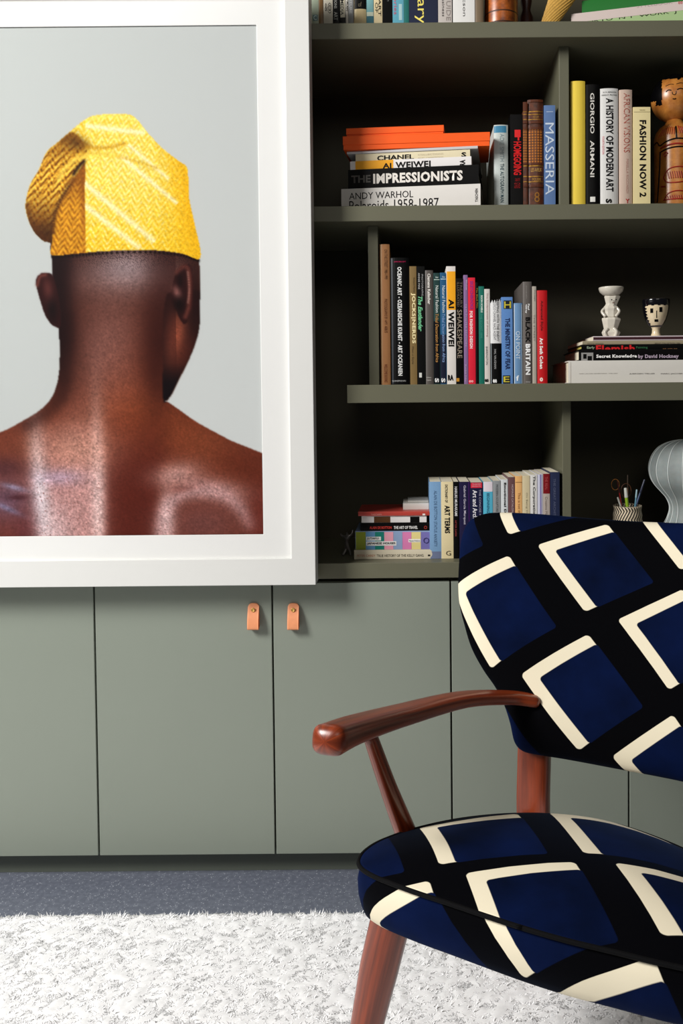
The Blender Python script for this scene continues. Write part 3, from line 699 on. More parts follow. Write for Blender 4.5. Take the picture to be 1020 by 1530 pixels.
# stack of big books and orange boxes on the second shelf
GS = 'big books lying under the orange boxes'
S = Stack(zB1)
S.add('big white book with thin black lettering, bottom of the stack on the second shelf', 510, 717.6, 283, 316, (220, 216, 210), [('t', 'ANDY WARHOL', 521, 283.5+3, 617, 296.5, (26, 24, 24), 'd'), ('t', 'Polaroids 1958-1987', 521, 298, 655, 313, (26, 24, 24), 'd'), ('t', 'TASCHEN', 709.5, 282, 713.5, 301.5, (30, 30, 30), 'h', .01)], yaw=7, d=.24, bulge=.0006, group=GS)
S.add('thick black book titled THE IMPRESSIONISTS in bold white capitals', 520, 715, 255, 283, (13, 12, 12), [('t', 'THE', 524.5, 262, 553.5, 273, (86, 82, 78), 'd', .03), ('t', 'IMPRESSIONISTS', 557, 257, 690.5, 272, (226, 220, 212), 'd', .042)], yaw=7, d=.22, bulge=.0006, group=GS)
S.add('white paperback with an orange-yellow band on its spine, lying mid stack', 523, 704, 242.5, 255, (226, 222, 220), [('p', 530.6, 236, 587.5, 260, (240, 166, 22)), ('t', 'AI', 571.5, 243.8, 584.5, 251.3, (18, 16, 14), 'd', .036), ('t', 'WEIWEI', 590.5, 241.2, 643, 250.8, (18, 16, 14), 'd', .036), ('t', 'RA', 686.5, 239, 694.5, 247.5, (20, 18, 18), 'h', .04)], yaw=7, d=.2, hard=False, group=GS)
S.add('pale cream fashion book, second book from the top of the stack', 531, 702, 232.5, 243, (222, 210, 176), [('t', 'CHANEL', 563, 231.5, 618, 239, (20, 18, 16), 'd', .03), ('t', 'COLLECTIONS', 624, 229.5, 662, 231.8, (190, 178, 150), 'd'), ('t', 'AND CREATIONS', 624, 234.5, 662, 236.8, (190, 178, 150), 'd'), ('t', 'S', 689, 227.5, 696, 234.5, (20, 20, 20), 'd', .04)], yaw=7, d=.19, hard=False, group=GS)
S.add('thin white folder lying directly under the orange boxes', 518, 713.5, 227.5, 231.5, (198, 196, 196), [], yaw=7, d=.26, hard=False, name='folder', group=GS)
def lid_box(label, xl, xr, yt, ym, yb, Y, yaw, d, z):
    """flat cardboard box with an overhanging lid"""
    L = P(xl, yb, Y); n = Vector((math.sin(R(yaw)), math.cos(R(yaw)), 0)); dirv = Vector((math.cos(R(yaw)), -math.sin(R(yaw)), 0)); L.z = z
    ln = (Pplane(xr, ym, L, n)-L).dot(dirv); k = Y/F; h1 = (yb-ym)*k; h2 = (ym-yt)*k
    e = thing('storage_box', L, label, 'box', 'flat orange boxes on the book stack', (0, 0, R(-yaw)))
    m = mat((246, 92, 18), .5, .35, var=.03)
    box('tray', .0012, ln-.0012, .0015, d-.0015, 0, h1+.004, m, e, .0006); box('lid', 0, ln, 0, d, h1+.0001, h1+h2, m, e, .0008)
    return z+h1+h2
zt_ = lid_box('long flat orange box with lid, on top of the stacked books', 512, 732, 206, 219, 226, YB-.01, 4, .14, S.z+.0008)
lid_box('shorter orange box, topmost of the stack on the second shelf', 517, 663, 193, 202.5, 205, YB-.005, 5, .13, zt_+.0008)

G3 = 'books in the long row on the third shelf'
Cb = [
 (567.8, 582.6, 365, (176, 122, 76), 'tall tan book, leftmost of the row on the third shelf', [('p', 568, 365, 571.5, 573, (190, 150, 104)), ('t', 'ON THE STREET 1980-1990', 574, 373, 578.5, 417, (70, 36, 16), 'd'), ('t', 'PHOTOGRAPHS BY AMY ARBUS', 574, 447, 578.5, 497, (96, 46, 20), 'd'), ('t', 'WELCOME BOOKS', 574, 544, 578.5, 571, (110, 40, 20), 'd')], 1),
 (583.5, 611.5, 385, (11, 11, 13), 'thick black book with long white three-language title about Oceanic art', [('p', 584, 386, 588, 573, (30, 40, 52)), ('t', 'OCEANIC ART - OZEANISCHE KUNST - ART OCEANIEN', 594, 399.5, 600.5, 561, (236, 236, 234), 'd', .04), ('t', 'AFRICAN ART', 588, 390, 606, 392, (200, 20, 90), 'h'), ('t', 'KONEMANN', 586, 568, 606, 570.2, (200, 200, 200), 'h')], 1),
 (612, 622.5, 398, (124, 100, 58), 'dull gold book titled JOCKS AND NERDS in cream capitals', [('t', 'JOCKS|NERDS', 614, 438, 620.8, 513, (240, 222, 170), 'd', .036), ('t', 'Richard Martin', 617, 415, 620, 437, (80, 62, 34), 'd'), ('t', 'Men s Style', 614, 518, 618, 544, (80, 62, 34), 'd')], 0),
 (623, 634.8, 398, (14, 15, 15), 'black book with a green script title, third shelf', [('t', 'The Eastlander', 624.5, 443, 631, 495, (110, 190, 140), 'd', .03, .35), ('t', 'ANNIE MAE', 624.5, 408, 627, 432, (190, 190, 190), 'd'), ('t', 'PHOTOGRAPHS', 629.5, 410, 632, 442, (170, 170, 170), 'd'), ('p', 633.2, 398, 634.6, 573, (60, 74, 60)), ('p', 626, 557, 630, 564, (210, 210, 205))], 0),
 (635.2, 647.4, 404, (82, 76, 72), 'dark taupe grey book with a small white name at its top', [('t', 'Clemens Kalischer', 638.5, 409, 643, 454.5, (226, 222, 214), 'd', .03), ('t', 'Hatje', 637.5, 563, 644, 565.5, (200, 196, 190), 'h'), ('t', 'Cantz', 637.5, 566.5, 644, 569, (200, 196, 190), 'h')], 1),
 (647.7, 657.2, 408, (20, 56, 54), 'green-topped book about natural fashion, left one of the twin books', [('p', 647.8, 480, 657, 573, (12, 14, 26)), ('p', 648, 417.3, 657, 418.2, (190, 210, 200)), ('t', 'Natural Fashion  ', 650.5, 427, 655, 467, (225, 232, 226), 'd'), ('t', 'Tribal Decoration from Africa', 650.5, 469, 655, 541, (206, 150, 80), 'd', 0, .2), ('t', 'New', 650.5, 413, 654.5, 415.5, (220, 230, 225), 'h'), ('t', 'S', 649.5, 565, 655.5, 571.5, (235, 235, 235), 'd', .036)], 0),
 (657.5, 666.6, 407.5, (24, 84, 124), 'blue book about natural fashion, right one of the twin books', [('p', 657.7, 500, 666.4, 573, (12, 20, 44)), ('p', 658, 416.5, 666.4, 417.4, (200, 220, 230)), ('t', 'Natural Fashion', 660.5, 427, 665, 467, (220, 232, 240), 'd'), ('t', 'Tribal Decoration from Africa', 660.5, 469, 665, 541, (140, 170, 220), 'd', 0, .2), ('t', 'New', 660.5, 412.5, 664.5, 415, (220, 230, 235), 'h'), ('t', 'S', 659, 565, 665, 571.5, (235, 235, 235), 'd', .036)], 0),
 (667, 680.7, 398, (224, 218, 212), 'white book with bold black title and orange-yellow upper half, third shelf', [('p', 667.2, 405.5, 680.6, 463, (242, 168, 22)), ('t', 'AI', 670, 447, 678, 460.5, (16, 14, 12), 'd', .042), ('t', 'WEIWEI', 669.5, 466, 678, 517.5, (16, 14, 12), 'd', .042), ('t', 'RA', 668.8, 560, 677, 568.5, (20, 18, 18), 'h', .06)], 0),
 (681, 692.3, 416, (12, 10, 10), 'black book with thin gilt-grey capitals, right of the white and yellow one', [('t', 'SHAKESPEARE', 683, 463, 690, 535, (150, 136, 120), 'd'), ('t', 'ILLUSTRATED', 682.5, 422, 685.8, 458, (104, 92, 80), 'd'), ('t', 'TREASURY', 686.8, 421, 690.5, 460, (104, 92, 80), 'd'), ('p', 681.5, 565, 686, 570, (190, 130, 30))], 0),
 (692.6, 699, 411, (134, 104, 150), 'thin purple book in the row on the third shelf', [('t', 'FILM POSTER EDITION', 695, 455, 697.5, 517, (190, 170, 200), 'd'), ('t', 'Wisdom', 695.5, 418, 698, 433, (216, 200, 222), 'd'), ('t', 'Kodak Film', 694.5, 545, 697, 570, (190, 170, 200), 'd')], 0),
 (699.2, 710, 415, (222, 26, 54), 'bright pinkish red book, third shelf', [('t', 'SKETCHBOOKS', 702, 420, 706.5, 462, (150, 40, 130), 'd', .03), ('t', 'FOR FASHION DESIGN', 701.5, 465, 706, 520.5, (255, 225, 225), 'd', .04), ('t', 'oo', 700.5, 568, 707, 571.5, (255, 180, 180), 'h', .05)], 0),
 (710.3, 714.8, 422, (15, 15, 14), 'thin black book left of the teal one, third shelf', [('t', 'The Black Film', 711.5, 430, 713.5, 460, (170, 150, 60), 'd')], 0),
 (715, 723.2, 428, (12, 108, 92), 'teal green book, third shelf', [('t', 'EGON SCHIELE', 718, 441.5, 721, 467, (214, 232, 220), 'd', .03), ('t', 'THE EGOIST 1890', 717.5, 469, 720.5, 505, (76, 160, 140), 'd')], 0),
 (723.5, 731.8, 432, (216, 208, 202), 'thin white-spined book about drawing, right of the teal one', [('t', 'The fundamentals of drawing', 726, 438, 729, 503, (150, 110, 110), 'd'), ('t', 'BARRINGTON', 725.5, 518, 728.5, 545, (80, 76, 76), 'd'), ('t', 'eo', 724, 566, 729.5, 571, (20, 20, 20), 'h', .06)], 0),
 (732.2, 748.7, 450, (14, 14, 15), 'black book with a torn white paper jacket over its upper half', [('p', 733, 513, 734.2, 573, (150, 160, 165)), ('t', 'SLEEPING WITH THE ENEMY', 741.5, 447, 745, 510, (70, 70, 72), 'd'), ('t', 'COCO CHANEL NAZI AGENT', 736.5, 451, 740, 508, (150, 150, 152), 'd'), ('t', 'HAL VAUGHAN', 738, 522, 741, 551, (180, 180, 180), 'd'), ('t', 'ee', 736, 566.5, 742, 572, (230, 230, 230), 'h', .06)], 1),
 (749.2, 765.8, 444, (92, 136, 196), 'pale blue paperback titled THE MINISTRY OF FEAR', [('p', 752, 449, 764, 461.5, (16, 22, 34)), ('t', 'H', 753, 450.5, 763, 460.5, (206, 190, 60), 'h', .01), ('t', 'THE MINISTRY OF FEAR', 754.5, 475.5, 761.5, 552, (22, 40, 84), 'd', .03), ('p', 751, 561, 762, 573, (16, 22, 34)), ('t', 'E', 752, 562.5, 761, 571, (206, 190, 60), 'h', .01)], 0),
 (767.5, 780.6, 453, (104, 142, 182), 'grey-blue book titled ON POINT with worn white edges, third shelf', [('p', 767.7, 455, 769, 573, (206, 208, 206)), ('p', 779, 455, 780.5, 573, (210, 212, 210)), ('t', 'ON POINT', 770.5, 495, 777, 537, (206, 218, 228), 'd'), ('t', 'f', 771, 561, 775, 569, (230, 235, 240), 'h', .03)], 1),
 (781.2, 794.4, 421, (94, 88, 84), 'grey book titled BLACK BRITAIN in black and white capitals', [('t', 'Paul', 788.2, 454, 791, 463, (245, 245, 245), 'd', .03), ('t', 'Gilroy', 784.3, 455, 787.2, 468, (245, 245, 245), 'd', .03), ('t', 'photographs', 785.5, 427, 787.5, 446, (150, 144, 140), 'd'), ('t', 'BLACK', 784.8, 474, 791.5, 512, (18, 16, 16), 'd', .036), ('t', 'BRITAIN', 785, 514, 792.2, 560, (245, 245, 245), 'd', .042), ('t', 'saqi', 785.5, 569.5, 792, 572, (200, 200, 200), 'h')], 1),
 (795, 801.2, 428, (176, 168, 156), 'thin stone-coloured book beside the red one, third shelf', [('t', 'Vintage', 797.3, 433, 799.6, 450, (110, 104, 96), 'd'), ('t', 'THE STREET', 796.5, 470, 799, 510, (130, 122, 112), 'd')], 0),
 (801.8, 817.6, 434, (196, 18, 26), 'bright red hardback, rightmost of the row on the third shelf', [('t', 'Advanced Style', 806.5, 449, 811, 494, (96, 8, 14), 'd', .02), ('t', 'Ari Seth Cohen', 806, 505, 811, 551, (250, 246, 240), 'd', .036), ('t', 'o', 806, 564, 811, 570, (245, 220, 210), 'h', .06)], 1),
]
for xl, xr, yt, c, lab, sp, hard in Cb:
    e = upright(lab, xl, xr, yt, zC1, c, sp, hard=bool(hard), group=G3, d=.17 if yt > 400 else .2)
    if 'torn' in lab:
        w, h = e['_w'], e['_h']; zc = to_local(e, 740, 513)[1]
        # paper jacket: wraps the spine and both sides, ragged top
        n = 14; pts = [(-w/2-.0006, .12)]+[(-w/2-.0006+(w+.0012)*i/n, spine_y(-w/2+w*i/n, w, e['_b'])-.0004) for i in range(n+1)]+[(w/2+.0006, .12)]
        V = []; tops = [h-.002+.0045*math.sin(i*2.1)+.003*(i/n) for i in range(len(pts))]
        for k, (x, y) in enumerate(pts):
            V += [(x, y, zc), (x, y-.0001*math.sin(k), h*.9), (x, y, tops[k])]
        Fc = []
        for k in range(len(pts)-1):
            a = 3*k; Fc += [(a, a+3, a+4, a+1), (a+1, a+4, a+5, a+2)]
        j = link('torn_jacket', V, Fc, mat((222, 222, 222), .6, .3, var=.08, scale=200), e)
        sd = j.modifiers.new('s', 'SOLIDIFY'); sd.thickness = .0002; sd.offset = 1
        for t in TEXTS:
            if t['e'] is e: t['lift'] += .0008
# lying stack at the right of the third shelf
G4 = 'books lying at the right end of the third shelf'
S = Stack(zC1)
e = S.add('big white slipcased book with tiny lettering, bottom of the stack under the ceramics', 849, 1062, 541, 572.5, (222, 218, 210), [('t', 'MARC JACOBS ADVERTISING  1998-2009', 865, 557.5, 922, 559.3, (150, 146, 138), 'd'), ('t', 'JUERGEN TELLER', 940, 557.5, 978, 559.6, (60, 56, 54), 'd'), ('t', 'MARC JACOBS', 987, 557.5, 1019, 559.6, (60, 56, 54), 'd'), ('p', 852, 541, 852.6, 573, (176, 168, 156))], Y=1.975, d=.24, bulge=.0006, group=G4, th=(572.5-541)*1.975/F+.0035)
S.add('black book titled Secret Knowledge with a small picture on its spine', 864.5, 1050, 524.5, 541, (10, 9, 10), [('p', 868, 527, 886, 541.5, (150, 148, 146)), ('p', 871, 529, 876, 536, (14, 14, 14)), ('p', 877.5, 532, 884, 541, (20, 20, 20)), ('t', 'Secret Knowledge', 890.5, 529.5, 951, 536, (240, 238, 236), 'd', .04), ('t', 'by David Hockney', 953, 529.5, 1013.5, 536.5, (176, 160, 176), 'd', .04)], Y=1.985, d=.2, bulge=.0005, group=G4)
S.add('black book with a large red word Flemish on its spine', 868.5, 1045, 517, 524.5, (12, 11, 11), [('t', 'Early', 876.5, 517.5, 888, 522, (160, 176, 150), 'd', .02), ('t', 'Flemish', 890, 515.5, 948, 526, (206, 32, 34), 'd', .036), ('t', 'Painting', 950, 517.5, 967, 521.5, (60, 120, 80), 'd'), ('t', 'MUSEUM', 990, 520.5, 1011, 523.5, (170, 120, 80), 'd')], Y=1.985, d=.19, bulge=.0004, group=G4, pages=mat((196, 186, 90), .8))
S.add('thin beige paperback lying above the two black books', 870, 1045, 511.5, 517, (156, 144, 118), [('t', 'JOYCE WOOD', 877, 512.5, 901, 515.5, (110, 100, 80), 'd'), ('t', 'PRINT COLLECTION 1986', 978, 512, 1016, 514.8, (90, 80, 64), 'd')], Y=1.985, d=.19, hard=False, group=G4)
S.add('thin pinkish white book with a maroon board, topmost under the two ceramics', 886, 1050, 504.5, 511.5, (200, 186, 190), [('p', 886, 504, 1050, 506.3, (60, 26, 34))], Y=1.985, d=.19, hard=False, group=G4)
zS4 = S.z

# bottom shelf, lying stack
G5 = 'small books lying on the lowest shelf'
S = Stack(zD1)
YD = 1.975
S.add('cream paperback with grey capitals, bottom of the small stack on the lowest shelf', 529, 645.5, 823, 837, (214, 204, 180), [('t', 'PETER CAREY', 533, 828.5, 560.5, 832, (190, 120, 90), 'd'), ('t', 'TRUE HISTORY OF THE KELLY GANG', 562.5, 828, 632.5, 832, (90, 84, 74), 'd'), ('p', 639, 828.5, 642.5, 831, (40, 36, 30))], Y=YD, d=.13, hard=False, group=G5)
cols = [(142, 156, 40), (100, 152, 196), (22, 130, 116), (232, 160, 178), (140, 162, 196), (216, 126, 176), (226, 210, 140), (118, 112, 176)]
xs = [531.2, 546.3, 560, 573.8, 587.5, 601, 614.5, 628.5, 645]
sp = [('p', xs[i], 794.9, xs[i+1], 823, cols[i]) for i in range(8)]
sp += [('p', 547, 802, 569, 807.5, (240, 238, 234)), ('p', 547, 809, 592, 815, (240, 238, 234)), ('p', 610, 805.5, 628, 810, (240, 238, 234))]
sp += [('t', 'JUTAKU:', 548, 802.8, 566, 806.8, (20, 20, 20), 'd', .02), ('t', 'JAPANESE HOUSES', 548, 810, 590.5, 814.2, (20, 20, 20), 'd', .02), ('t', 'Naomi Pollock', 611, 806.5, 627, 809, (30, 30, 30), 'd'), ('t', 'O', 632, 803, 641, 812, (60, 56, 110), 'd')]
S.add('thick book with broad pastel and green colour stripes on its spine', 531, 645, 795, 823, cols[4], sp, Y=YD+.003, d=.15, bulge=.0005, group=G5)
S.add('black paperback titled THE ART OF TRAVEL in white and red capitals', 538.5, 643.5, 782.5, 795, (12, 11, 12), [('t', 'ALAIN DE BOTTON', 552, 786.3, 585, 790.4, (206, 60, 50), 'd', .02), ('t', 'THE ART OF TRAVEL', 588, 785.8, 624, 790.4, (230, 228, 226), 'd', .02), ('t', 'o', 633, 785.5, 638, 790.5, (160, 50, 40), 'h')], Y=YD+.004, d=.13, hard=False, group=G5)
S.add('white book with one brown and one black block on its spine', 540, 637, 772, 782.5, (222, 218, 216), [('p', 558.5, 772, 583, 782.5, (84, 50, 18)), ('p', 612.5, 772, 626.5, 782.5, (12, 10, 10))], Y=YD+.004, d=.13, bulge=.0004, group=G5)
S.add('thin red book lying across the top of the small stack', 535, 641.5, 765.5, 772, (178, 62, 52), [('t', 'TASCHEN', 554, 767.5, 570, 770, (226, 160, 150), 'd'), ('p', 631, 767.5, 635, 770, (240, 230, 225))], Y=YD, d=.14, hard=False, group=G5)
zs5 = S.z
S.add('small white book lying on the red one, at the right', 602, 640.5, 756, 765.5, (208, 204, 196), [], Y=YD+.03, d=.1, hard=False, group=G5)
S.add('thin off-white notebook, topmost of the small stack', 609, 640, 753, 756, (176, 172, 164), [], Y=YD+.045, d=.08, hard=False, name='notebook', group=G5)

G6 = 'books standing on the lowest shelf'
Db = [
 (641.5, 659, 720, (122, 160, 198), 'light blue paperback with pale title, first standing book on the lowest shelf', [('p', 643, 824, 658.5, 838, (110, 120, 150)), ('t', 'ALAIN DE BOTTON', 648, 733, 652.5, 777, (76, 106, 140), 'd'), ('t', 'STATUS ANXIETY', 648, 779, 652.5, 817, (76, 106, 140), 'd')], 0, .02),
 (656.8+2, 677, 720, (226, 210, 166), 'cream paperback with bold black ART TERMS, standing on the lowest shelf', [('t', 'DICTIONARY OF', 664.5, 724, 668.5, 751, (40, 36, 28), 'd', .02), ('t', 'ART TERMS', 664, 755, 672, 797, (24, 20, 16), 'd', .036), ('t', 'G', 666, 823, 673.5, 830, (60, 54, 44), 'h')], 0, 0),
 (677.2, 685.6, 720, (13, 12, 14), 'black paperback, standing right of the cream one, lowest shelf', [('t', 'HARUKI MURAKAMI', 679, 727, 683, 771, (216, 214, 214), 'd', .02), ('t', 'AFTER DARK', 679.5, 777, 682, 802, (150, 60, 60), 'd')], 0, 0),
 (686, 701.7, 720, (24, 18, 58), 'deep violet navy paperback with a long author name, lowest shelf', [('p', 699.8, 720, 701.6, 838, (80, 30, 110)), ('t', 'Gabriel Garcia Marquez', 691.5, 725, 696, 784, (196, 190, 206), 'd', .01)], 0, 0),
 (702, 721, 721, (17, 20, 56), 'navy book with a red top label and white serif title, lowest shelf', [('p', 703, 721.5, 720, 729, (206, 40, 62)), ('t', 'THAMES', 705, 722.5, 718, 724.3, (240, 180, 190), 'h'), ('t', 'HUDSON', 705, 725.5, 718, 727.3, (240, 180, 190), 'h'), ('t', 'Art and Architecture', 706, 732, 712.8, 800, (226, 224, 230), 'd', .02), ('t', 'THE CONCISE HISTORY', 715.5, 731, 718.5, 790, (170, 168, 190), 'd')], 0, 0),
 (721.8, 736, 720, (84, 176, 204), 'sky blue book with a white and pink top, lowest shelf', [('p', 722, 720, 735.8, 734.5, (224, 214, 222)), ('t', 'BEGINNING THEORY', 727, 737, 731, 790, (20, 60, 90), 'd')], 0, 0),
 (736.3, 748, 718.5, (142, 146, 148), 'grey paperback in the middle of the lowest shelf row', [('t', 'MODERN SCULPTURE', 740.5, 724, 744, 765, (70, 74, 78), 'd')], 0, 0),
 (748.3, 758.7, 716.5, (210, 214, 216), 'white book reading Emotional in bold black, lowest shelf', [('t', 'Emotional Design', 751.8, 721, 756, 785, (16, 18, 20), 'd', .04)], 0, 0),
 (759, 769.2, 713, (104, 72, 74), 'muted plum brown paperback, lowest shelf', [('t', 'HOMAGE CATALONIA', 764, 724, 767, 770, (200, 180, 180), 'd')], 0, 0),
 (769.4, 780, 711.5, (230, 176, 112), 'peach orange paperback, lowest shelf', [('p', 769.6, 720.3, 779.9, 721, (120, 80, 40)), ('t', 'This is not the End', 773.5, 736, 777, 780, (150, 96, 50), 'd')], 0, 0),
 (780.2, 791.6, 711, (210, 196, 160), 'sand coloured paperback beside the peach one, lowest shelf', [('t', 'On Being Different', 785, 736, 788, 785, (150, 140, 112), 'd')], 0, 0),
 (792, 802.6, 709.5, (218, 216, 212), 'white book titled Corporation in black, lowest shelf', [('t', 'The Corporation', 795, 711, 799.5, 772, (24, 24, 24), 'd', .02)], 0, 0),
 (803, 810.8, 709, (196, 196, 214), 'pale lavender striped paperback, lowest shelf', [('p', 806.5, 709, 808.8, 838, (120, 112, 170))], 0, 0),
 (811, 821.4, 708, (178, 166, 158), 'stone coloured paperback with a dark red top half, lowest shelf', [('p', 811.2, 707.5, 821.3, 737.5, (120, 14, 24)), ('t', 'THE REAL', 814, 712, 818, 732, (180, 80, 80), 'd'), ('t', 'Creative Mind', 814, 742, 817.5, 775, (130, 118, 110), 'd')], 0, 0),
 (822, 836, 705.5, (34, 42, 72), 'dark navy book, last of the lowest row beside the divider', [('t', 'THE GREAT ARCHITECTS', 826.5, 715, 830, 785, (92, 98, 124), 'd')], 0, 0),
]
for xl, xr, yt, c, lab, sp, hard, dy in Db:
    upright(lab, xl, xr, yt, zD1, c, sp, hard=bool(hard), group=G6, Y=1.975+dy*0, d=.13 if xr < 800 else .14)

# stack on the topmost shelf, right
G7 = 'books lying on the topmost shelf'
S = Stack(zA1)
S.add('pale green book with scattered black letters, under the pink one, topmost shelf', 853, 1075, 29, 46, (160, 186, 132), [('t', 'TOKYO  N Y  WORK  J  LIVE', 870, 20, 1040, 27, (24, 30, 20), 'd')], Y=2.05, yaw=14, d=.2, bulge=.0004, group=G7, th=.048)
S.add('pinkish white book lying on the pale green one, topmost shelf', 853, 1070, 15, 28, (206, 190, 184), [('t', 'STYLEBOOK', 952, 4, 1003, 8.5, (176, 160, 156), 'd'), ('t', '88', 1013, 0, 1019, 6, (190, 70, 70), 'd')], Y=2.05, yaw=14, d=.2, bulge=.0004, group=G7)
zS7 = S.z
S.add('bright green book lying on top of the pink one, cut by the photo edge', 869, 1080, -6, 13, (22, 108, 36), [], Y=2.05, yaw=14, d=.2, bulge=.0004, group=G7)

# ------------------------------------------------------------------ lettering
def build_texts():
    objs = []
    for k, t in enumerate(TEXTS):
        cu = bpy.data.curves.new('t', 'FONT'); cu.body = t['txt']; cu.size = 1.0; cu.resolution_u = 2
        cu.offset = t['bold']; cu.shear = t['shear']; cu.fill_mode = 'FRONT'
        if t['bold'] > .03: cu.space_character = 1.08
        o = bpy.data.objects.new('t', cu); C.objects.link(o); objs.append(o)
    dg = bpy.context.evaluated_depsgraph_get(); dg.update()
    for o, t in zip(objs, TEXTS):
        me = bpy.data.meshes.new_from_object(o.evaluated_get(dg))
        n = len(me.vertices); co = np.empty(n*3, dtype=np.float32); me.vertices.foreach_get('co', co); co = co.reshape(-1, 3)
        if n == 0: continue
        lo, hi = co.min(0), co.max(0); u = (co[:, 0]-lo[0])/(hi[0]-lo[0])-.5; v = (co[:, 1]-lo[1])/(hi[1]-lo[1])-.5
        e = t['e']; w, b = e['_w'], e['_b']; lying = abs(e.rotation_euler.y) > 1
        # pixel box -> lengths along the spine (z) and across it (x)
        W, H_ = (t['wpx'], t['hpx'])
        zl, xl_ = (W, H_) if lying else (H_, W)
        if t['ori'] == 'd': x = t['c'][0]+v*xl_; z = t['c'][1]-u*zl
        else: x = t['c'][0]+u*xl_; z = t['c'][1]+v*zl
        x = np.clip(x, -w/2+.00005, w/2-.00005)
        y = b*np.minimum(1, np.abs(2*x/w))**2.2-t['lift']
        me.vertices.foreach_set('co', np.stack([x, y, z], 1).astype(np.float32).ravel())
        me.materials.clear(); me.materials.append(mat(t['rgb'], .5, .3, var=.0)); me.name = 'lettering'
        q = bpy.data.objects.new('lettering', me); C.objects.link(q); q.parent = e
        me.update()
        p0 = me.polygons[0].normal if len(me.polygons) else None
    for o in objs:
        cu = o.data; bpy.data.objects.remove(o); bpy.data.curves.remove(cu)
build_texts()
for o in list(C.objects):
    for k in ('_w', '_h', '_b'):
        if k in o.keys(): del o[k]
# ------------------------------------------------------------------ small objects on the shelves
def face_cam(o, x, y): o.rotation_euler[2] = -math.atan2(x, y)
def sph_front(c, r, dx, dz, lift=0): return Vector((c[0]+dx, c[1]-math.sqrt(max(1e-9, (r+lift)**2-dx*dx-dz*dz)), c[2]+dz))

# wooden kokeshi doll
KY = 2.06; ks = KY/F
kb = P(1007, 305, KY)
M_KOK = wood_mat('kokeshi_wood', (150, 84, 30), (206, 138, 62), 40, 6, .35, .3, 'Object')
M_HAIR = mat((9, 8, 10), .3, .5); M_RED = mat((150, 26, 14), .45)
doll = thing('wooden_doll', (kb.x, KY, zB1+.0006), 'tall turned wooden doll with round head, black painted hair and red patterned robe', 'doll')
face_cam(doll, kb.x, KY)
hz = P(1007, 148.5, KY).z-zB1; hr = 33.5*ks
prof = [(hr*math.sin(a), hz-hr*math.cos(a)*1.02) for a in np.linspace(.06, math.pi-.02, 40)]
lathe('head', prof, M_KOK, doll, 64)
nb = P(1007, 184, KY).z-zB1
bprof = [(.040, 0), (.0455, .004), (.0465, .02), (.0465, .06), (.0465, nb-.055), (.0472, nb-.040), (.0440, nb-.026), (.036, nb-.014), (.024, nb-.006), (.018, nb+.004)]
lathe('body', bprof, M_KOK, doll, 64)
# hair: shell of the sphere except the face window
V = []; Fc = []; n1, n2 = 128, 64; r2_ = hr*1.012
for j in range(n2+1):
    th = math.pi*j/n2
    for i in range(n1):
        ph = 2*math.pi*i/n1; V.append((r2_*math.sin(th)*math.cos(ph), r2_*math.sin(th)*math.sin(ph), hz+r2_*math.cos(th)*1.02))
for j in range(n2):
    for i in range(n1):
        a, b_ = j*n1+i, j*n1+(i+1) % n1; q = (a, a+n1, b_+n1, b_)
        cx_ = sum(V[k][0] for k in q)/4; cy_ = sum(V[k][1] for k in q)/4; cz_ = sum(V[k][2] for k in q)/4-hz
        X_, Z_ = cx_/ks, cz_/ks+12*max(0, -cy_/hr)    # in pixels of the photo
        front = cy_ < 0
        inface = front and abs(X_) < 17.5 and Z_ < 30.5-3.0*math.exp(-((X_-6)/2.0)**2)
        side_low = Z_ < (-6 if abs(X_) < 26 else 0) if front else Z_ < -10
        skinrim = front and X_ < -29.5 and False
        if not inface and not side_low: Fc.append(q)
link('hair', V, Fc, M_HAIR, doll, True)
def face_line(pts, r, name='painted_line', m=M_HAIR):
    P_ = []
    for x, y in pts:
        zz = 148.5-y
        for _ in range(5): zz = 148.5-y-12*math.sqrt(max(0, 1-(x/33)**2-(zz/33)**2))
        P_.append(sph_front((0, 0, hz), hr, x*ks, zz*ks, .0002))
    tube(name, P_, r*1.4, m, doll, 6, True, 4)
face_line([(-12, 128), (-6, 126), (-1, 126.6)], .0006); face_line([(3, 126.3), (8, 125.6), (13, 126.6)], .0006)
face_line([(-11.5, 136), (-8, 133.8), (-4.5, 134.6)], .0009); face_line([(4, 134.4), (8, 133.4), (12, 134.6)], .0009)
face_line([(-3, 137), (-2.4, 140), (0, 141.5), (2.2, 140), (2.4, 136.5)], .0006); face_line([(-2, 147), (0, 147.6), (2, 147)], .0009)
def body_r(z): return float(np.interp(z, [p[1] for p in bprof], [p[0] for p in bprof]))
def body_line(pts, r, m=M_HAIR, name='painted_line'):
    c = catmull(pts, 5); L = []
    for x, y in c:
        dx = x*ks; z = P(1007, min(304.0, y+(600-y)*.0225), KY).z-zB1; rr = body_r(z)
        if abs(dx) > rr*.97: dx = math.copysign(rr*.97, dx)
        L.append((dx, -math.sqrt(rr*rr-dx*dx)-.0001, z))
    tube(name, L, r*1.5, m, doll, 6, True, 1)
body_line([(2, 188), (2.5, 198), (3, 207)], .0012)
body_line([(-29, 208), (-24, 207), (-20, 213.5), (-12, 210), (2, 207), (18, 208), (29, 212)], .0012)
body_line([(-20, 224), (-10, 221), (2, 219.5), (18, 219.5), (29, 222)], .0012)
body_line([(-19.5, 224), (-20.5, 250), (-22, 275), (-24, 304)], .0012)
body_line([(-19, 218), (-8, 215.5), (4, 214.5), (18, 216)], .0014, M_RED)
for k in range(9): body_line([(-16+k*2.3, 187+abs(k-4)*.8), (-22+k*3.1, 199+abs(k-4)*.5)], .0007, M_RED)
for k in range(4): body_line([(5+k*2.3, 187+k), (8+k*3.1, 199)], .0007, M_RED)
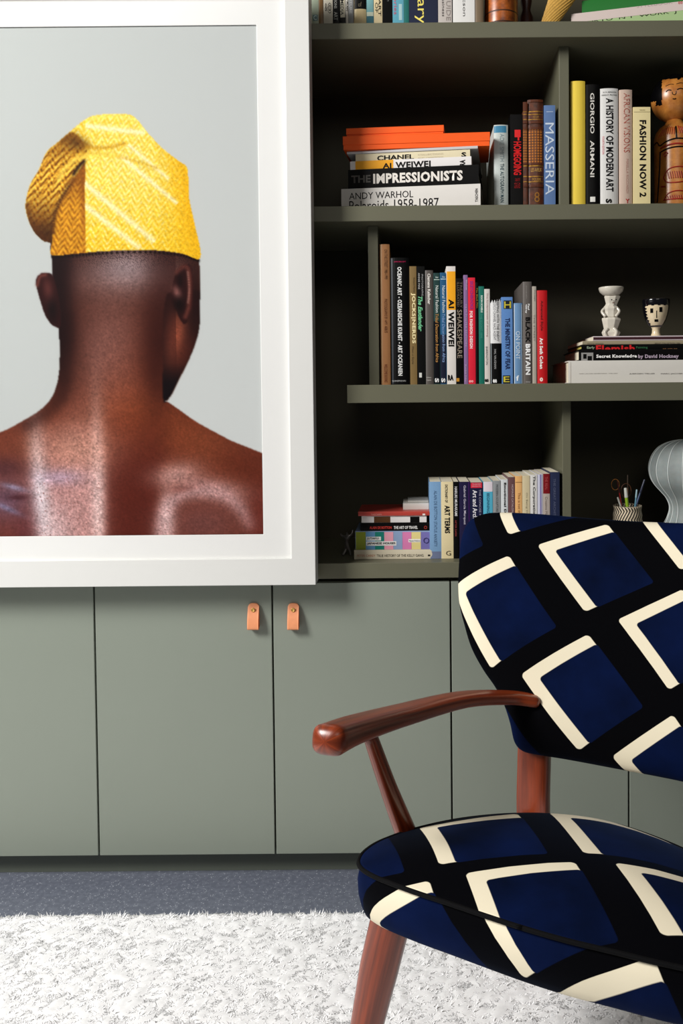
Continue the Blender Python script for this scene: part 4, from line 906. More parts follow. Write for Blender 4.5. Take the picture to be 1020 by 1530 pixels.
for cy_ in (263, 299):
    body_line([(-15, cy_), (-8, cy_-11), (6, cy_-14), (20, cy_-12)], .0010, M_RED); body_line([(-15, cy_), (-10, cy_+8), (4, cy_+9.5 if cy_ < 280 else cy_+4), (20, cy_+7 if cy_ < 280 else cy_+4)], .0010, M_RED)
    for k in range(8): body_line([(-9+k*3, cy_-7), (-7+k*3, cy_+3)], .0008, M_RED)
body_line([(-15, 229), (-12, 226), (-9, 228)], .0012, M_RED); body_line([(-14, 232), (-10, 230)], .0010, M_RED)
body_line([(-18, 276), (-13, 277)], .0012, M_RED)

# turned wooden vase, topmost shelf
VY = 2.02; vb = P(748.5, 33, VY); k_ = VY/F
M_VASE = wood_mat('vase_wood', (92, 36, 10), (196, 104, 34), 50, 8, .35, .4, 'Object')
vs = thing('wooden_vase', (vb.x, VY, zA1+.0006), 'round orange brown wooden vase on the topmost shelf, cut by the photo top', 'vase')
lathe('body', [(.034, 0), (.0375, .003), (.0385, .012), (.039, .05), (.0385, .11), (.034, .15), (.026, .17), (.020, .18)], M_VASE, vs, 40)
for z in (.022, .047): lathe('painted_ring', [(.0388, z), (.0393, z+.001), (.0393, z+.003), (.0388, z+.004)], mat((66, 34, 14), .5), vs, 40, cap=False)
# dark carved piece and woven straw cone
DY = 2.1; db = P(786, 33, DY)
cv = thing('carved_figure', (db.x, DY, zA1+.0006), 'dark carved wooden figure in shadow between the vase and the straw cone', 'figurine')
lathe('body', [(.010, 0), (.016, .01), (.019, .05), (.017, .08), (.010, .1), (.014, .12), (.012, .14), (.002, .15)], wood_mat('dark_wood', (24, 8, 6), (74, 28, 22), 30, 6, .4, .3, 'Object'), cv, 20)
lathe('foot', [(.024, 0), (.024, .006), (.012, .012)], mat((30, 16, 10), .5), cv, 20)
SY = 2.04; a0 = P(799, 33, SY); b0 = P(814, 33, SY); a1 = P(822, -9, SY); b1 = P(866, -9, SY)
sb = thing('straw_cone', ((a0.x+b0.x)/2, SY, zA1+.0006), 'golden woven straw piece flaring upward, topmost shelf', 'basket')
V = []; NN = 36; KK = 26; ox_ = (a0.x+b0.x)/2
for k in range(KK+1):
    t = k/KK*1.6; cx_ = (a0.x+b0.x)/2*(1-t)+(a1.x+b1.x)/2*t-ox_; r_ = (b0.x-a0.x)/2*(1-t)+(b1.x-a1.x)/2*t; zz = (a1.z-zA1)*t
    for i in range(NN):
        a = 2*math.pi*i/NN; w_ = 1+.035*(-1)**(i+k); V.append((cx_+r_*w_*math.cos(a), .35*r_*w_*math.sin(a), max(0, zz)))
Fc = [(k*NN+i, k*NN+(i+1) % NN, (k+1)*NN+(i+1) % NN, (k+1)*NN+i) for k in range(KK) for i in range(NN)]; Fc.append(tuple(range(NN))[::-1]); Fc.append(tuple(KK*NN+i for i in range(NN)))
link('weave', V, Fc, mat((196, 152, 70), .55, .4, var=.35, scale=260), sb, False)

# ceramic candlestick figure
CY_ = 2.03; k_ = CY_/F; cb = P(912.5, 506, CY_); zb = zS4+.0003
fig = thing('ceramic_candlestick', (cb.x, CY_, zb), 'white glazed ceramic candlestick shaped as a stacked figure carrying a bowl', 'candlestick')
face_cam(fig, cb.x, CY_)
Zc = lambda y: max(0.0, P(912, y, CY_).z-zb)
def facet(name, rows, xs_=1.0, n=8, depth=.75):
    V = []; Fc = []
    for cx, hw, y in rows:
        for i in range(n):
            a = 2*math.pi*(i+.5)/n; V.append(((cx-912.5)*k_+hw*k_*math.cos(a)*1.06, hw*k_*depth*math.sin(a), Zc(y)))
    for r_ in range(len(rows)-1):
        for i in range(n): Fc.append((r_*n+i, r_*n+(i+1) % n, (r_+1)*n+(i+1) % n, (r_+1)*n+i))
    Fc.append(tuple(range(n))[::-1]); Fc.append(tuple((len(rows)-1)*n+i for i in range(n)))
    o = link(name, V, Fc, M_CER, fig); bv = o.modifiers.new('b', 'BEVEL'); bv.width = .0009; bv.segments = 2; return o
M_CER = mat((206, 200, 186), .28, .5, var=.12, scale=140, coat=.5)
facet('legs', [(912.5, 11.5, 507), (912.5, 11.5, 503), (912.5, 14, 497), (911.5, 10, 491.5)])
facet('skirt', [(912, 10, 491.8), (913, 14, 478), (912.5, 13.5, 475.5), (912, 9, 474)])
facet('torso', [(912, 10.5, 474.2), (912, 11, 465), (912.5, 12.5, 461), (912, 9, 457)])
facet('head_block', [(912, 9, 457.5), (913.5, 8.5, 454), (914.5, 12, 443.5), (914, 10, 441.5)])
lathe('bowl', [((9.5)*k_, Zc(442.3)), (13*k_, Zc(440)), (17*k_, Zc(436)), (18.5*k_, Zc(431)), (18*k_, Zc(429.5)), (16.5*k_, Zc(430.5)), (13*k_, Zc(434)), (2*k_, Zc(436))], M_CER, fig, 32, loc=(.0005, 0, 0))
for sx in (-1, 1):
    tube('arm', [((912+sx*9-912.5)*k_, -.006, Zc(461)), ((912+sx*12.5-912.5)*k_, -.010, Zc(466)), ((912+sx*8-912.5)*k_, -.0145, Zc(473))], .0035, M_CER, fig, 8)
    tube('leg', [((912+sx*5-912.5)*k_, -.013, Zc(492)), ((912+sx*8.5-912.5)*k_, -.0155, Zc(497)), ((912+sx*6-912.5)*k_, -.014, Zc(506))], .0042, M_CER, fig, 8)
for ex in (913.6, 920):
    V, Fc = lathe_vf([(.0002, 0), (.0017, 0), (.0014, .0008), (.0002, .001)], 10); V = [((ex-912.5)*k_+x, -.0155-z, Zc(449)+y) for x, y, z in V]; link('eye', V, Fc, M_HAIR, fig)
box('mouth', (914.6-912.5)*k_, (918-912.5)*k_, -.0156, -.0135, Zc(454.3), Zc(452.8), mat((90, 60, 50), .5), fig, 0)

# ceramic head-shaped goblet
HY = 2.02; k2 = HY/F; gb = P(979.5, 504, HY)
gob = thing('head_goblet', (gb.x, HY, zb), 'cream ceramic goblet painted as a face with black hair, on the book stack', 'goblet')
face_cam(gob, gb.x, HY)
Zg = lambda y: max(0.0, P(980, y, HY).z-zb)
gp = [(504, 8), (502, 7.6), (497, 5.8), (491, 5.6), (488.5, 7.5), (484, 11.5), (478, 15), (470, 17.6), (462, 19.2), (454, 20), (448.5, 20), (447.5, 19.2)]
grr = [(r_*k2, Zg(y)) for y, r_ in gp]+[(17.5*k2, Zg(450)), (14*k2, Zg(465)), (3*k2, Zg(478))]
M_CREAM = mat((218, 200, 166), .25, .5, var=.05, coat=.5)
lathe('goblet_body', grr, M_CREAM, gob, 48)
gz_ = [Zg(y) for y, _ in gp]; gr_ = [r_*k2 for _, r_ in gp]
def grad(z): return float(np.interp(z, gz_, gr_))
V = []; Fc = []; n1 = 96; rows = np.linspace(Zg(489), Zg(447.6), 40)
for z in rows:
    for i in range(n1):
        a = 2*math.pi*i/n1; r_ = grad(z)+.0006; V.append((r_*math.cos(a), r_*math.sin(a), z))
for j in range(len(rows)-1):
    ym_ = (rows[j]+rows[j+1])/2
    for i in range(n1):
        a = 2*math.pi*(i+.5)/n1; X_ = math.cos(a)*grad(ym_)/k2; front = math.sin(a) < 0
        z = ym_; left_edge = -14+1.2*math.sin(z*900)
        fringe = z > Zg(457.5)+.0012*math.sin(i*.9)
        face = front and X_ > left_edge*grad(ym_)/(19*k2) and X_ < 17*grad(ym_)/(19*k2)
        chin = z < Zg(486.5)
        if fringe or not face or (chin and front): Fc.append((j*n1+i, j*n1+(i+1) % n1, (j+1)*n1+(i+1) % n1, (j+1)*n1+i))
link('painted_hair', V, Fc, mat((8, 8, 14), .15, .6, coat=.8), gob, True)
def gface(name, xa, xb, ya, yb, m=M_HAIR):
    V = []; n = 4
    for i in range(n+1):
        for y in (ya, yb):
            x = (xa+(xb-xa)*i/n-979.5)*k2; z = Zg(y); r_ = grad(z)+.0005; V.append((x, -math.sqrt(r_*r_-x*x), z))
    Fc = [(2*i, 2*i+1, 2*i+3, 2*i+2) for i in range(n)]
    o = link(name, V, Fc, m, gob); s_ = o.modifiers.new('s', 'SOLIDIFY'); s_.thickness = .0003; return o
gface('eye', 971.5, 975.6, 462.5, 469); gface('eye', 984.4, 988.6, 461, 468); gface('nose_line', 980, 981.3, 466, 476.5); gface('mouth', 977.5, 982.8, 478.5, 482)

# small figurine on the lowest shelf
FYy = 2.02; k3 = FYy/F; fb = P(518, 835, FYy); zf = zD1
fg = thing('metal_figurine', (fb.x, FYy, zf), 'tiny grey metal figurine with raised arms beside the small book stack', 'figurine')
Zf = lambda y: max(.003, P(518, y, FYy).z-zf)
pts = [(517.5, 812), (519, 803), (511, 801), (508.8, 797), (520, 800), (518, 795), (526, 798), (527.5, 791), (517, 820), (513, 828), (511, 836), (522, 822), (524, 830), (523, 836)]
ed = [(0, 1), (1, 2), (2, 3), (1, 4), (4, 5), (1, 6), (6, 7), (0, 8), (8, 9), (9, 10), (0, 11), (11, 12), (12, 13)]
rad = [.0068, .0066, .0036, .0024, .0042, .0022, .0034, .0022, .0056, .0045, .0050, .0052, .0042, .0048]
me = bpy.data.meshes.new('body'); me.from_pydata([((x-518)*k3, 0.004*math.sin(x), Zf(y)) for x, y in pts], ed, []); me.materials.append(mat((120, 116, 112), .35, .5, metal=.5, var=.2, scale=200))
fo = bpy.data.objects.new('body', me); C.objects.link(fo); fo.parent = fg
md = fo.modifiers.new('skin', 'SKIN')
for v, r_ in zip(me.skin_vertices[0].data, rad): v.radius = (r_*.75, r_*.75)
me.skin_vertices[0].data[0].use_root = True
md2 = fo.modifiers.new('sub', 'SUBSURF'); md2.levels = 2; md2.render_levels = 2

# woven pen pot and its pens
PYY = 2.08; k4 = PYY/F; pbp = P(937, 790, PYY)
pot = thing('pen_pot', (pbp.x, PYY, zD1), 'black and cream zigzag woven pot holding pens, behind the armchair', 'pot')
zt = P(937, 755, PYY).z-zD1; pr_ = 23*k4
m = bpy.data.materials.new('zigzag_weave'); m.use_nodes = True; nt = m.node_tree; b_ = nt.nodes['Principled BSDF']; b_.inputs['Roughness'].default_value = .8
uvn = nt.nodes.new('ShaderNodeTexCoord'); sep = nt.nodes.new('ShaderNodeSeparateXYZ'); nt.links.new(uvn.outputs['UV'], sep.inputs[0])
def math_node(nt, op, a, b=None, c=None):
    n = nt.nodes.new('ShaderNodeMath'); n.operation = op
    for i, v in enumerate((a, b, c)):
        if v is None: continue
        if isinstance(v, (int, float)): n.inputs[i].default_value = v
        else: nt.links.new(v, n.inputs[i])
    return n.outputs[0]
u_ = math_node(nt, 'MULTIPLY', sep.outputs[0], 30); v_ = math_node(nt, 'MULTIPLY', sep.outputs[1], 5)
tri = math_node(nt, 'PINGPONG', v_, 1.0); s1 = math_node(nt, 'ADD', u_, math_node(nt, 'MULTIPLY', tri, 1.6)); fr = math_node(nt, 'FRACT', s1); th_ = math_node(nt, 'GREATER_THAN', fr, .48)
mx = nt.nodes.new('ShaderNodeMix'); mx.data_type = 'RGBA'; mx.inputs[6].default_value = col((16, 14, 14)); mx.inputs[7].default_value = col((216, 200, 172)); nt.links.new(th_, mx.inputs[0]); nt.links.new(mx.outputs[2], b_.inputs['Base Color'])
V = []; UV = []; n = 60; K = 30
for k in range(K+1):
    t = k/K; r_ = pr_*(.90+.10*math.sin(math.pi*min(1, t*1.2)))*(1+.025*math.cos(t*math.pi*10))
    for i in range(n+1): a = 2*math.pi*i/n; V.append((r_*math.cos(a), r_*math.sin(a), zt*t+.002*math.sin(a*1.0)*t)); UV.append((i/n, t+.12*math.sin(a)))
for i in range(n+1): a = 2*math.pi*i/n; V.append((pr_*.86*math.cos(a), pr_*.86*math.sin(a), zt)); UV.append((i/n, 1))
for i in range(n+1): a = 2*math.pi*i/n; V.append((pr_*.84*math.cos(a), pr_*.84*math.sin(a), .006)); UV.append((i/n, 0))
Fc = [(k*(n+1)+i, k*(n+1)+i+1, (k+1)*(n+1)+i+1, (k+1)*(n+1)+i) for k in range(K+2) for i in range(n)]
Fc.append(tuple((K+2)*(n+1)+i for i in range(n))); Fc.append(tuple(range(n))[::-1])
link('basket', V, Fc, m, pot, True, uvs=UV)
def pen(name, label, x0, y0, x1, y1, r, body, cap=None, dy=0.0, cat='pen'):
    """stands in the pot: (x0,y0) at the rim, (x1,y1) tip, both photo pixels"""
    A_ = P(x0, y0, PYY+dy); B_ = P(x1, y1, PYY+dy); L_ = A_+(A_-B_).normalized()*.04
    if L_.z < zD1+.008: L_ = A_+(A_-B_).normalized()*((A_.z-zD1-.008)/max(1e-4, (B_-A_).normalized().z))
    e = thing(name, L_, label, cat, 'pens and tools in the woven pot')
    q = lambda v: v-L_
    M_ = A_.lerp(B_, .45)
    tube('barrel', [q(L_), q(M_)], r, mat(body, .35), e, 10, True, 1); tube('cap', [q(M_)+(B_-A_)*.001, q(B_)], [r*1.12, r*.9], mat(cap or body, .35), e, 10, True, 1)
    return e
pen('paint_marker', 'white marker with a lime green band in the woven pot', 936.5, 753, 934, 730, .0042, (140, 176, 40), (214, 216, 206), -.008)
pen('white_pen', 'short white-ended pen at the left rim of the pot', 925.5, 752, 922.5, 743.5, .0024, (190, 188, 180), None, -.012)
pen('red_pencil', 'thin dark red pencil leaning left in the pot', 927.5, 750, 922, 719, .0018, (150, 24, 22), (60, 14, 12), .0)
pen('paint_brush', 'slim brown brush, tallest tool in the pot', 937.5, 745, 937.3, 710, .0013, (120, 88, 60), (80, 66, 54), .012, cat='brush')
pen('blue_pen', 'short light blue pen at the right side of the pot', 949, 752, 951, 732, .0022, (84, 130, 150), (150, 180, 190), -.006)
pen('blue_pencil', 'long dark blue pen leaning right in the pot', 951, 752, 962.5, 717, .0024, (54, 74, 112), (44, 48, 70), .006)
sc_ = thing('scissors', P(928, 760, PYY), 'scissors with thin loop handles standing in the woven pot', 'scissors', 'pens and tools in the woven pot')
O_ = Vector(sc_.location)
def ring(cx, cy, rx, ry, r, m, dy=0): 
    pts = [P(cx+rx*math.cos(a), cy+ry*math.sin(a), PYY+dy)-O_ for a in np.linspace(0, 2*math.pi, 20)]; tube('handle', pts, r, m, sc_, 6, True, 2)
ring(935, 733, 7.5, 10.5, .0007, mat((110, 66, 40), .4), .004); ring(919, 724, 6, 8, .0009, mat((190, 120, 50), .4), .006)
tube('blade', [P(927, 745, PYY)-O_, P(931, 768, PYY)-O_], .0018, mat((120, 120, 124), .3, metal=.9), sc_, 8, True, 2)

# ribbed paper table lamp
LY = 2.10; k5 = LY/F; lb = P(1024, 840, LY)
lamp = thing('table_lamp', (lb.x, LY, zD1), 'ribbed translucent white lamp with bulbous head and flared foot, right edge', 'lamp')
Zl = lambda y: P(1024, y, LY).z-zD1
lp = [(829, 46), (820, 44), (800, 38), (785, 32.5), (775, 27.5), (765, 24.2), (757, 23.6), (750, 25.5), (742, 30), (733, 38), (724, 46), (714, 51.5), (702, 53.8), (690, 52.5), (678, 47.5), (668, 39), (661, 26), (657.5, 12), (657, 3)]
lp = [(r_*k5, max(0, Zl(y))) for y, r_ in lp]; zz_ = [a[1] for a in lp]; c_ = catmull([(a, b, 0) for a, b in lp], 4); NR = 16
V = []; n = NR*8
for q_ in c_:
    for i in range(n):
        a = 2*math.pi*i/n; fl = 1-.05*math.sin(math.pi*((i % 8)/8.0)); V.append((q_[0]*fl*math.cos(a), q_[0]*fl*math.sin(a), q_[1]))
Fc = [(k*n+i, k*n+(i+1) % n, (k+1)*n+(i+1) % n, (k+1)*n+i) for k in range(len(c_)-1) for i in range(n)]; Fc.append(tuple((len(c_)-1)*n+i for i in range(n)))
M_SHADE = mat((136, 143, 142), .6, .3, var=.16, scale=70)
M_SHADE.node_tree.nodes['Principled BSDF'].inputs['Subsurface Weight'].default_value = .2
M_SHADE.node_tree.nodes['Principled BSDF'].inputs['Subsurface Scale'].default_value = .01
link('shade', V, Fc, M_SHADE, lamp, True)
M_RIB = mat((206, 212, 210), .5)
for j in range(NR):
    a = 2*math.pi*j/NR
    tube('rib', [(q_[0]*1.003*math.cos(a), q_[0]*1.003*math.sin(a), q_[1]) for q_ in c_], .0011, M_RIB, lamp, 6, True, 1)
lathe('base', [(.05, .0), (.05, .004), (.045, .006)], mat((190, 190, 186), .5), lamp, 32)
# ------------------------------------------------------------------ armchair
YAW = R(27)
rv = Vector((math.cos(YAW), -math.sin(YAW), 0)); bv_ = Vector((math.sin(YAW), math.cos(YAW), 0)); UP = Vector((0, 0, 1))
O = Vector((.150, 1.075, 0))
def W(s, t, h): return O+rv*s+bv_*t+UP*h
def Lc(p): d = Vector(p)-O; return Vector((d.dot(rv), d.dot(bv_), d.z))
chair = thing('armchair', O, 'armchair in navy, black and cream diamond velvet with red-brown wooden arms and legs', 'armchair', None, (0, 0, -YAW))

BPAR = (.2, .70, .80); SPAR = (.15, .75, .85)     # row shift, stroke lengths of the print on the back and on the seat
# printed velvet: lattice of rounded navy squares with a cream stroke on two sides
def velvet(name, K, L, Mv):
    m = bpy.data.materials.new(name); m.use_nodes = True; nt = m.node_tree; b = nt.nodes['Principled BSDF']
    M = lambda op, a, b_=None, c=None: math_node(nt, op, a, b_, c)
    uv = nt.nodes.new('ShaderNodeUVMap'); uv.uv_map = 'UVMap'; sp = nt.nodes.new('ShaderNodeSeparateXYZ'); nt.links.new(uv.outputs[0], sp.inputs[0])
    u = M('FRACT', M('SUBTRACT', sp.outputs[0], M('MULTIPLY', M('FLOOR', sp.outputs[1]), K))); v = M('FRACT', sp.outputs[1])
    def rbox(cu, cv, hu, hv, r):
        qx = M('SUBTRACT', M('ABSOLUTE', M('SUBTRACT', u, cu)), hu-r); qy = M('SUBTRACT', M('ABSOLUTE', M('SUBTRACT', v, cv)), hv-r)
        px_ = M('MAXIMUM', qx, 0.0); py_ = M('MAXIMUM', qy, 0.0)
        d = M('SUBTRACT', M('SQRT', M('ADD', M('MULTIPLY', px_, px_), M('MULTIPLY', py_, py_))), r)
        return M('MAXIMUM', M('MINIMUM', M('MULTIPLY_ADD', d, -160.0, .5), 1.0), 0.0)
    w = .115
    outer = rbox(L/2, Mv/2, L/2, Mv/2, .04); inner = rbox((w+L+.01)/2, (w+Mv+.01)/2, (L+.01-w)/2, (Mv+.01-w)/2, .03)
    n = nt.nodes.new('ShaderNodeTexNoise'); n.inputs['Scale'].default_value = 9; n.inputs['Detail'].default_value = 5
    n2 = nt.nodes.new('ShaderNodeTexNoise'); n2.inputs['Scale'].default_value = 700
    tc = nt.nodes.new('ShaderNodeTexCoord'); nt.links.new(tc.outputs['Object'], n.inputs['Vector']); nt.links.new(tc.outputs['Object'], n2.inputs['Vector'])
    rp = nt.nodes.new('ShaderNodeValToRGB'); rp.color_ramp.elements[0].position = .3; rp.color_ramp.elements[1].position = .75
    rp.color_ramp.elements[0].color = col((3, 10, 32)); rp.color_ramp.elements[1].color = col((7, 22, 62)); nt.links.new(n.outputs['Fac'], rp.inputs[0])
    m1 = nt.nodes.new('ShaderNodeMix'); m1.data_type = 'RGBA'; m1.inputs[6].default_value = col((3, 3, 5)); m1.inputs[7].default_value = col((232, 222, 196)); nt.links.new(outer, m1.inputs[0])
    m2 = nt.nodes.new('ShaderNodeMix'); m2.data_type = 'RGBA'; nt.links.new(inner, m2.inputs[0]); nt.links.new(m1.outputs[2], m2.inputs[6]); nt.links.new(rp.outputs[0], m2.inputs[7])
    nt.links.new(m2.outputs[2], b.inputs['Base Color'])
    b.inputs['Roughness'].default_value = .85; b.inputs['Specular IOR Level'].default_value = .04
    b.inputs['Sheen Weight'].default_value = .03; b.inputs['Sheen Roughness'].default_value = .4; b.inputs['Sheen Tint'].default_value = (.25, .45, 1, 1)
    bp = nt.nodes.new('ShaderNodeBump'); bp.inputs['Strength'].default_value = .15; bp.inputs['Distance'].default_value = .0006; nt.links.new(n2.outputs['Fac'], bp.inputs['Height']); nt.links.new(bp.outputs[0], b.inputs['Normal'])
    return m
M_VEL = velvet('diamond_velvet', *BPAR); M_VEL2 = velvet('diamond_velvet_seat', *SPAR); M_PIPE = mat((5, 5, 8), .85, .1)

def fit(pairs):
    """least squares affine (s, t) -> (u, v)"""
    A_ = np.array([[s, t, 1] for (s, t), _ in pairs]); B_ = np.array([uv for _, uv in pairs]); X_, *_ = np.linalg.lstsq(A_, B_, rcond=None)
    return X_

def feat(a, b_): return np.array([a, b_, 1.0, a*a*3, a*b_*3, b_*b_*3, a**3*9, a*a*b_*9, a*b_*b_*9, b_**3*9])
def fit_print(items, k, L, M, lam=.0002):
    """items: ((s, t), kind, i, j); tips of column i, row j lie at (i + k j, j), stroke ends at +L along u or +M along v.
    quadratic map (the cloth stretches over the padding), lightly regularised"""
    A_ = np.array([feat(*st) for st, *_ in items]); B_ = np.array([(i, j) if kd == 'x' else (i+k*j+(L if kd == 'u' else 0), j+(M if kd == 'v' else 0)) for _, kd, i, j in items])
    reg = np.diag([0, 0, 0, lam, lam, lam, lam*3, lam*3, lam*3, lam*3]); X_ = np.linalg.solve(A_.T @ A_+reg, A_.T @ B_)
    E_ = A_ @ X_-B_; return X_, float(np.sqrt(np.mean(np.sum(E_**2, 1))))
def fit_search(items):
    best = None
    for k in np.linspace(-.6, .6, 25):
        for L in np.linspace(.6, .95, 15):
            for M in np.linspace(.6, .95, 15):
                X_, e_ = fit_print(items, k, L, M)
                if best is None or e_ < best[0]: best = (e_, k, L, M, X_)
    print('FIT', best[:4]); return best
# --- backrest: local plane, s across, q up the reclined board
RC = R(14)                                   # recline
b0s, b0t, b0h = 0.0, .455, .50               # lower centre of the board
bup = Vector((0, math.sin(RC), math.cos(RC))); bn = Vector((0, -math.cos(RC), math.sin(RC)))  # chair-local
def bpt(s, q, nrm=0.0, wrap=.42):
    """point on the board, wrapped towards the sitter at its sides"""
    p = Vector((s, b0t, b0h))+bup*q+bn*(nrm+wrap*s*s)
    return p
Rm = Matrix((rv, bv_, UP)).transposed()
def back_sq(px, py, n0=.035, wrap=.42):
    """photo pixel -> (s, q) on the front of the board (iterates for the wrap)"""
    off = n0
    for _ in range(8):
        o_ = O+Rm @ (Vector((0, b0t, b0h))+bn*off); p = Lc(Pplane(px, py, o_, Rm @ bn)); d = p-Vector((0, b0t, b0h))-bn*off
        s, q = d.x, d.dot(bup); off = n0+wrap*s*s
    return s, q

# backrest outline in board coordinates (left half measured, mirrored)
half = [(-.315, .300), (-.3135, .335), (-.305, .362), (-.288, .377), (-.255, .387), (-.18, .3905), (-.09, .389), (0, .388)]
low = [(0, -.046), (-.09, -.0455), (-.145, -.046), (-.170, -.043), (-.184, -.030), (-.194, .0), (-.207, .030), (-.226, .060), (-.252, .090), (-.277, .127), (-.294, .168), (-.307, .207), (-.313, .25)]
left = low+half                                              # from bottom centre up the left side to top centre
full = left+[(-s_, q_) for s_, q_ in left[::-1][1:-1]]
out = smooth_closed(full, 5)
bi = [((804, 822), 't', 1, 0), ((903, 780), 'u', 1, 0), ((873, 916), 'v', 1, 0), ((779.5, 1016), 't', 0, 1), ((877, 939), 'u', 0, 1), ((860, 1121), 'v', 0, 1), ((924.5, 928), 't', 1, 1), ((1000, 1036), 'v', 1, 1),
      ((913, 1133.5), 't', 0, 2), ((1003, 1063), 'u', 0, 2), ((752, 821), 'u', 0, 0), ((729, 994), 'v', 0, 0), ((763, 802.5), 'v', 1, -1),
      ((718.6, 842), 'x', .41, 0), ((690, 868), 'x', .16, 0), ((707, 965), 'x', 0, .58), ((690, 928), 'x', 0, .30)]
bi = [(back_sq(*p), kd, i, j) for p, kd, i, j in bi]
BK, BL, BM = BPAR
BUV, berr = fit_print(bi, BK, BL, BM)
cs, cq = 0.0, .175; n = len(out); V = []; UV = []; rings = []
FT, BT = .036, .030
def ring_b(rho, off):
    base = len(V)
    for s_, q_ in out:
        a, b_ = cs+(s_-cs)*rho, cq+(q_-cq)*rho; V.append(bpt(a, b_, off))
        ext = 0.0; u_ = feat(a, b_) @ BUV; UV.append(tuple(u_))
    rings.append(base)
rhos = [.02, .15, .3, .45, .6, .72, .82, .89, .94, .97, .99, 1.0]
for r_ in rhos: ring_b(r_, FT*(1-r_**5)**.5 if r_ < 1 else 0)
for r_ in rhos[::-1][1:]: ring_b(r_, -BT*(1-r_**7)**.5)
Fc = []
for k in range(len(rings)-1):
    a, b_ = rings[k], rings[k+1]
    for i in range(n): j = (i+1) % n; Fc.append((a+i, b_+i, b_+j, a+j))
Fc.append(tuple(rings[0]+i for i in range(n))); Fc.append(tuple(rings[-1]+i for i in range(n))[::-1])
o = link('backrest', V, Fc, M_VEL, chair, True, uvs=UV)

# seat: plane h = SH - SLOPE*t, crowned top, piping, band
SH, SLOPE = .440, .15; CROWN, CP = .045, 2.3
def sh(t): return SH-SLOPE*t
sn = Vector((0, SLOPE, 1)).normalized()
seat_l = [(0, -.038), (-.055, -.034), (-.11, -.029), (-.167, -.024), (-.225, -.014), (-.258, .002), (-.274, .028), (-.281, .065), (-.278, .11), (-.258, .18), (-.215, .265), (-.15, .340), (-.075, .383), (0, .398)]
seat_r = [(-s_, t_-.004) for s_, t_ in seat_l[::-1][1:-1]]
so = smooth_closed(seat_l+seat_r, 6); n = len(so)
def nrm2(i):
    a, b_ = so[i-1], so[(i+1) % n]; dx, dy = b_[0]-a[0], b_[1]-a[1]; l = math.hypot(dx, dy)
    return (-dy/l, dx/l)
nr = [nrm2(i) for i in range(n)]
ctr = (0, .18)
if (so[0][0]-ctr[0])*nr[0][0]+(so[0][1]-ctr[1])*nr[0][1] < 0: nr = [(-a, -b_) for a, b_ in nr]
_oa = np.array([math.atan2(q_[1]-ctr[1], q_[0]-ctr[0]) for q_ in so]); _or = np.array([math.hypot(q_[0]-ctr[0], q_[1]-ctr[1]) for q_ in so]); _ix = np.argsort(_oa)
def crown(s_, t_):
    r_ = np.interp(math.atan2(t_-ctr[1], s_-ctr[0]), _oa[_ix], _or[_ix], period=2*math.pi); return CROWN*(1-min(1, math.hypot(s_-ctr[0], t_-ctr[1])/r_)**CP)
def seat_st(px, py):
    o_ = O+UP*1.0; d_ = ray(px, py).normalized(); c_ = Vector((0, 0, CAM_H)); lo_, hi_ = .6, 2.2
    last = None
    for x_ in np.linspace(lo_, hi_, 800):                       # march along the view line until it meets the crowned seat
        p = Lc(c_+d_*x_); g_ = p.z-(sh(p.y)+crown(p.x, p.y))
        if g_ < 0: break
        last = p
    return p.x, p.y
def band_st(px, py):
    t_ = -.036; sx_ = np.array([q_[0] for q_ in so]); tx_ = np.array([q_[1] for q_ in so])
    for _ in range(12):
        p = Lc(Pplane(px, py, W(0, t_, 0), bv_)); fr_ = tx_ < .05; k_ = np.where(fr_)[0][np.argmin(np.abs(sx_[fr_]-p.x))]; t_ = .5*t_+.5*float(tx_[k_])
    d_ = max(0, sh(t_)-p.z); return so[k_][0]+nr[k_][0]*d_, so[k_][1]+nr[k_][1]*d_
si = [((626, 1238), 't', 1, -1), ((770, 1214), 'u', 1, -1), ((646, 1288), 'v', 1, -1), ((822, 1217), 't', 2, -1), ((970, 1232.5), 'u', 2, -1), ((869, 1273), 'v', 2, -1), ((690, 1315), 't', 1, 0), ((862, 1283), 'u', 1, 0),
      ((922, 1293), 't', 2, 0), ((986, 1403), 'v', 2, 0), ((633, 1310), 'u', 0, 0), ((974.5, 1425), 'u', 1, 1)]
sb_ = [((781, 1473), 'v', 1, 0), ((542, 1380), 't', 0, 0), ((571, 1352), 'x', .25, 0), ((603, 1331), 'x', .50, 0), ((562, 1417), 'x', 0, .24), ((840, 1514), 't', 1, 1), ((781, 1500), 'u', 0, 1)]
si = [(seat_st(*p), kd, i, j) for p, kd, i, j in si]+[(band_st(*p), kd, i, j) for p, kd, i, j in sb_]
SK, SL, SM = SPAR
SUV, serr = fit_print(si, SK, SL, SM)
V = []; UV = []; rings = []
def ring_s(rho, lift, ext=0.0, inset=0.0, drop=0.0):
    rings.append(len(V))
    for i, (s_, t_) in enumerate(so):
        a, b_ = ctr[0]+(s_-ctr[0])*rho, ctr[1]+(t_-ctr[1])*rho; a -= nr[i][0]*inset; b_ -= nr[i][1]*inset
        V.append((a, b_, sh(b_)+lift-drop)); e_s, e_t = ctr[0]+(s_-ctr[0])*rho+nr[i][0]*ext, ctr[1]+(t_-ctr[1])*rho+nr[i][1]*ext
        UV.append(tuple(feat(e_s, e_t) @ SUV))
for r_ in (.02, .15, .3, .45, .6, .72, .82, .9, .95, .98, 1.0): ring_s(r_, CROWN*(1-r_**CP))
for d_, ins in ((.002, .0035), (.004, .004), (.010, .001), (.025, -.002), (.045, -.001), (.062, .003), (.073, .008), (.078, .014), (.079, .03), (.079, .10)): ring_s(1.0, 0, min(d_, .078)+max(0, ins-.01)*.8, ins, d_)
Fc = []
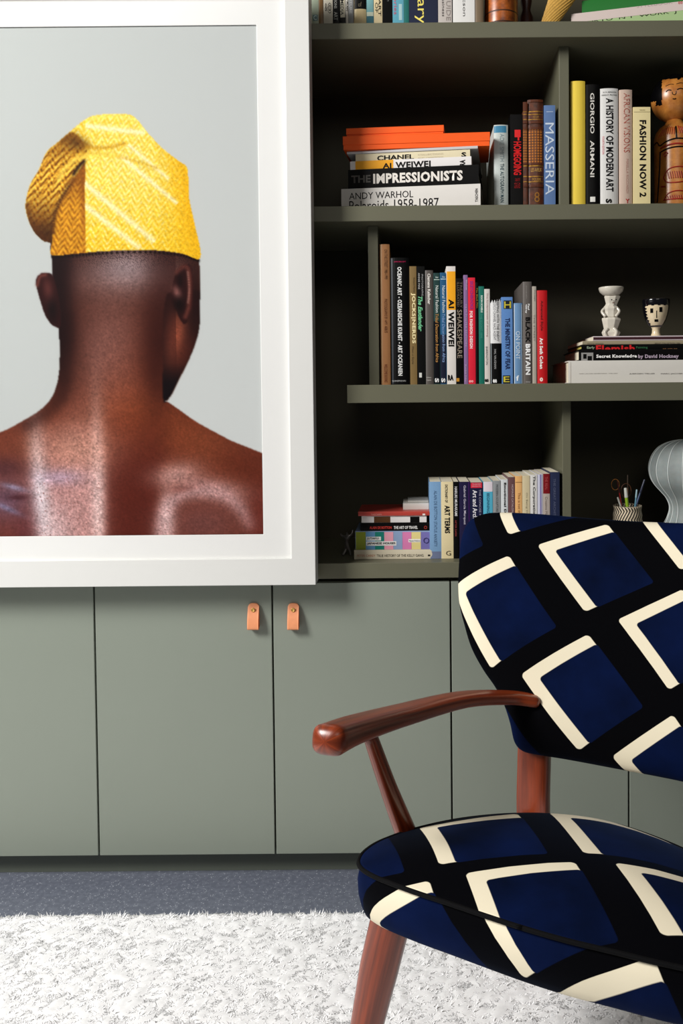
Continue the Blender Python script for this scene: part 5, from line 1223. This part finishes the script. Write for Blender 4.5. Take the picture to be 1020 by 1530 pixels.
for k in range(len(rings)-1):
    a, b_ = rings[k], rings[k+1]
    for i in range(n): j = (i+1) % n; Fc.append((a+i, b_+i, b_+j, a+j))
Fc.append(tuple(rings[0]+i for i in range(n))); Fc.append(tuple(rings[-1]+i for i in range(n))[::-1])
seat = link('seat', V, Fc, M_VEL2, chair, True, uvs=UV)
pts = [Vector((so[i][0]+nr[i][0]*.0005, so[i][1]+nr[i][1]*.0005, sh(so[i][1])-.0015)) for i in range(n)]; pts.append(pts[0]); pts.append(pts[1])
Vp, Fp, Up = sweep_vf(pts, (.0032, .0032), 8); link('piping', Vp, Fp, M_PIPE, seat, True)

# wooden parts, left ones measured and mirrored
def wood(name, path, dims, p=2.0, n_=20, ends=(0, 0), up=Vector((0, 0, 1)), sub=5, both=True):
    path = [Vector(q_) for q_ in path]
    c_ = catmull(path, sub); tt = np.linspace(0, len(path)-1, len(c_))
    dd = [(float(np.interp(x_, range(len(path)), [d_[0] for d_ in dims])), float(np.interp(x_, range(len(path)), [d_[1] for d_ in dims]))) for x_ in tt]
    for sg in ((1, -1) if both else (1,)):
        pp = [Vector((q_[0]*sg, q_[1], q_[2])) for q_ in c_]
        V_, F_, U_ = sweep_vf(pp, dd, n_, p, up, ends); o = link(name, V_, F_, M_TEAK, chair, True, uvs=U_)
wood('armrest', [(-.268, -.060, .642), (-.275, .02, .628), (-.268, .155, .605), (-.232, .305, .5865), (-.182, .40, .5675), (-.143, .428, .5585)],
     [(.0245, .0205), (.0265, .0170), (.0260, .0135), (.0215, .0115), (.0170, .0110), (.0130, .0105)], 3.2, 32, (.014, .010))
wood('arm_support', [(-.275, .058, .612), (-.276, .12, .50), (-.274, .185, .385), (-.268, .20, .345)], [(.0090, .0115), (.0125, .0145), (.0175, .0190), (.0175, .0190)], 2.2, 20, up=Vector((0, 1, 0)))
wood('front_leg', [(-.222, .036, .372), (-.243, .026, .28), (-.275, .012, .12), (-.296, .003, .0245)], [(.0300, .0300), (.0285, .0285), (.0200, .0200), (.0145, .0145)], 2.0, 28, up=Vector((0, 1, 0)))
wood('rear_leg', [(-.158, .478, .56), (-.158, .468, .44), (-.160, .470, .30), (-.166, .54, .0245)], [(.0270, .0150), (.0290, .0165), (.0290, .0165), (.018, .013)], 7.0, 28, up=Vector((0, 1, 0)))
wood('side_rail', [(-.20, .06, .372), (-.19, .25, .340), (-.166, .46, .318)], [(.012, .015)]*3, 6.0, 16)
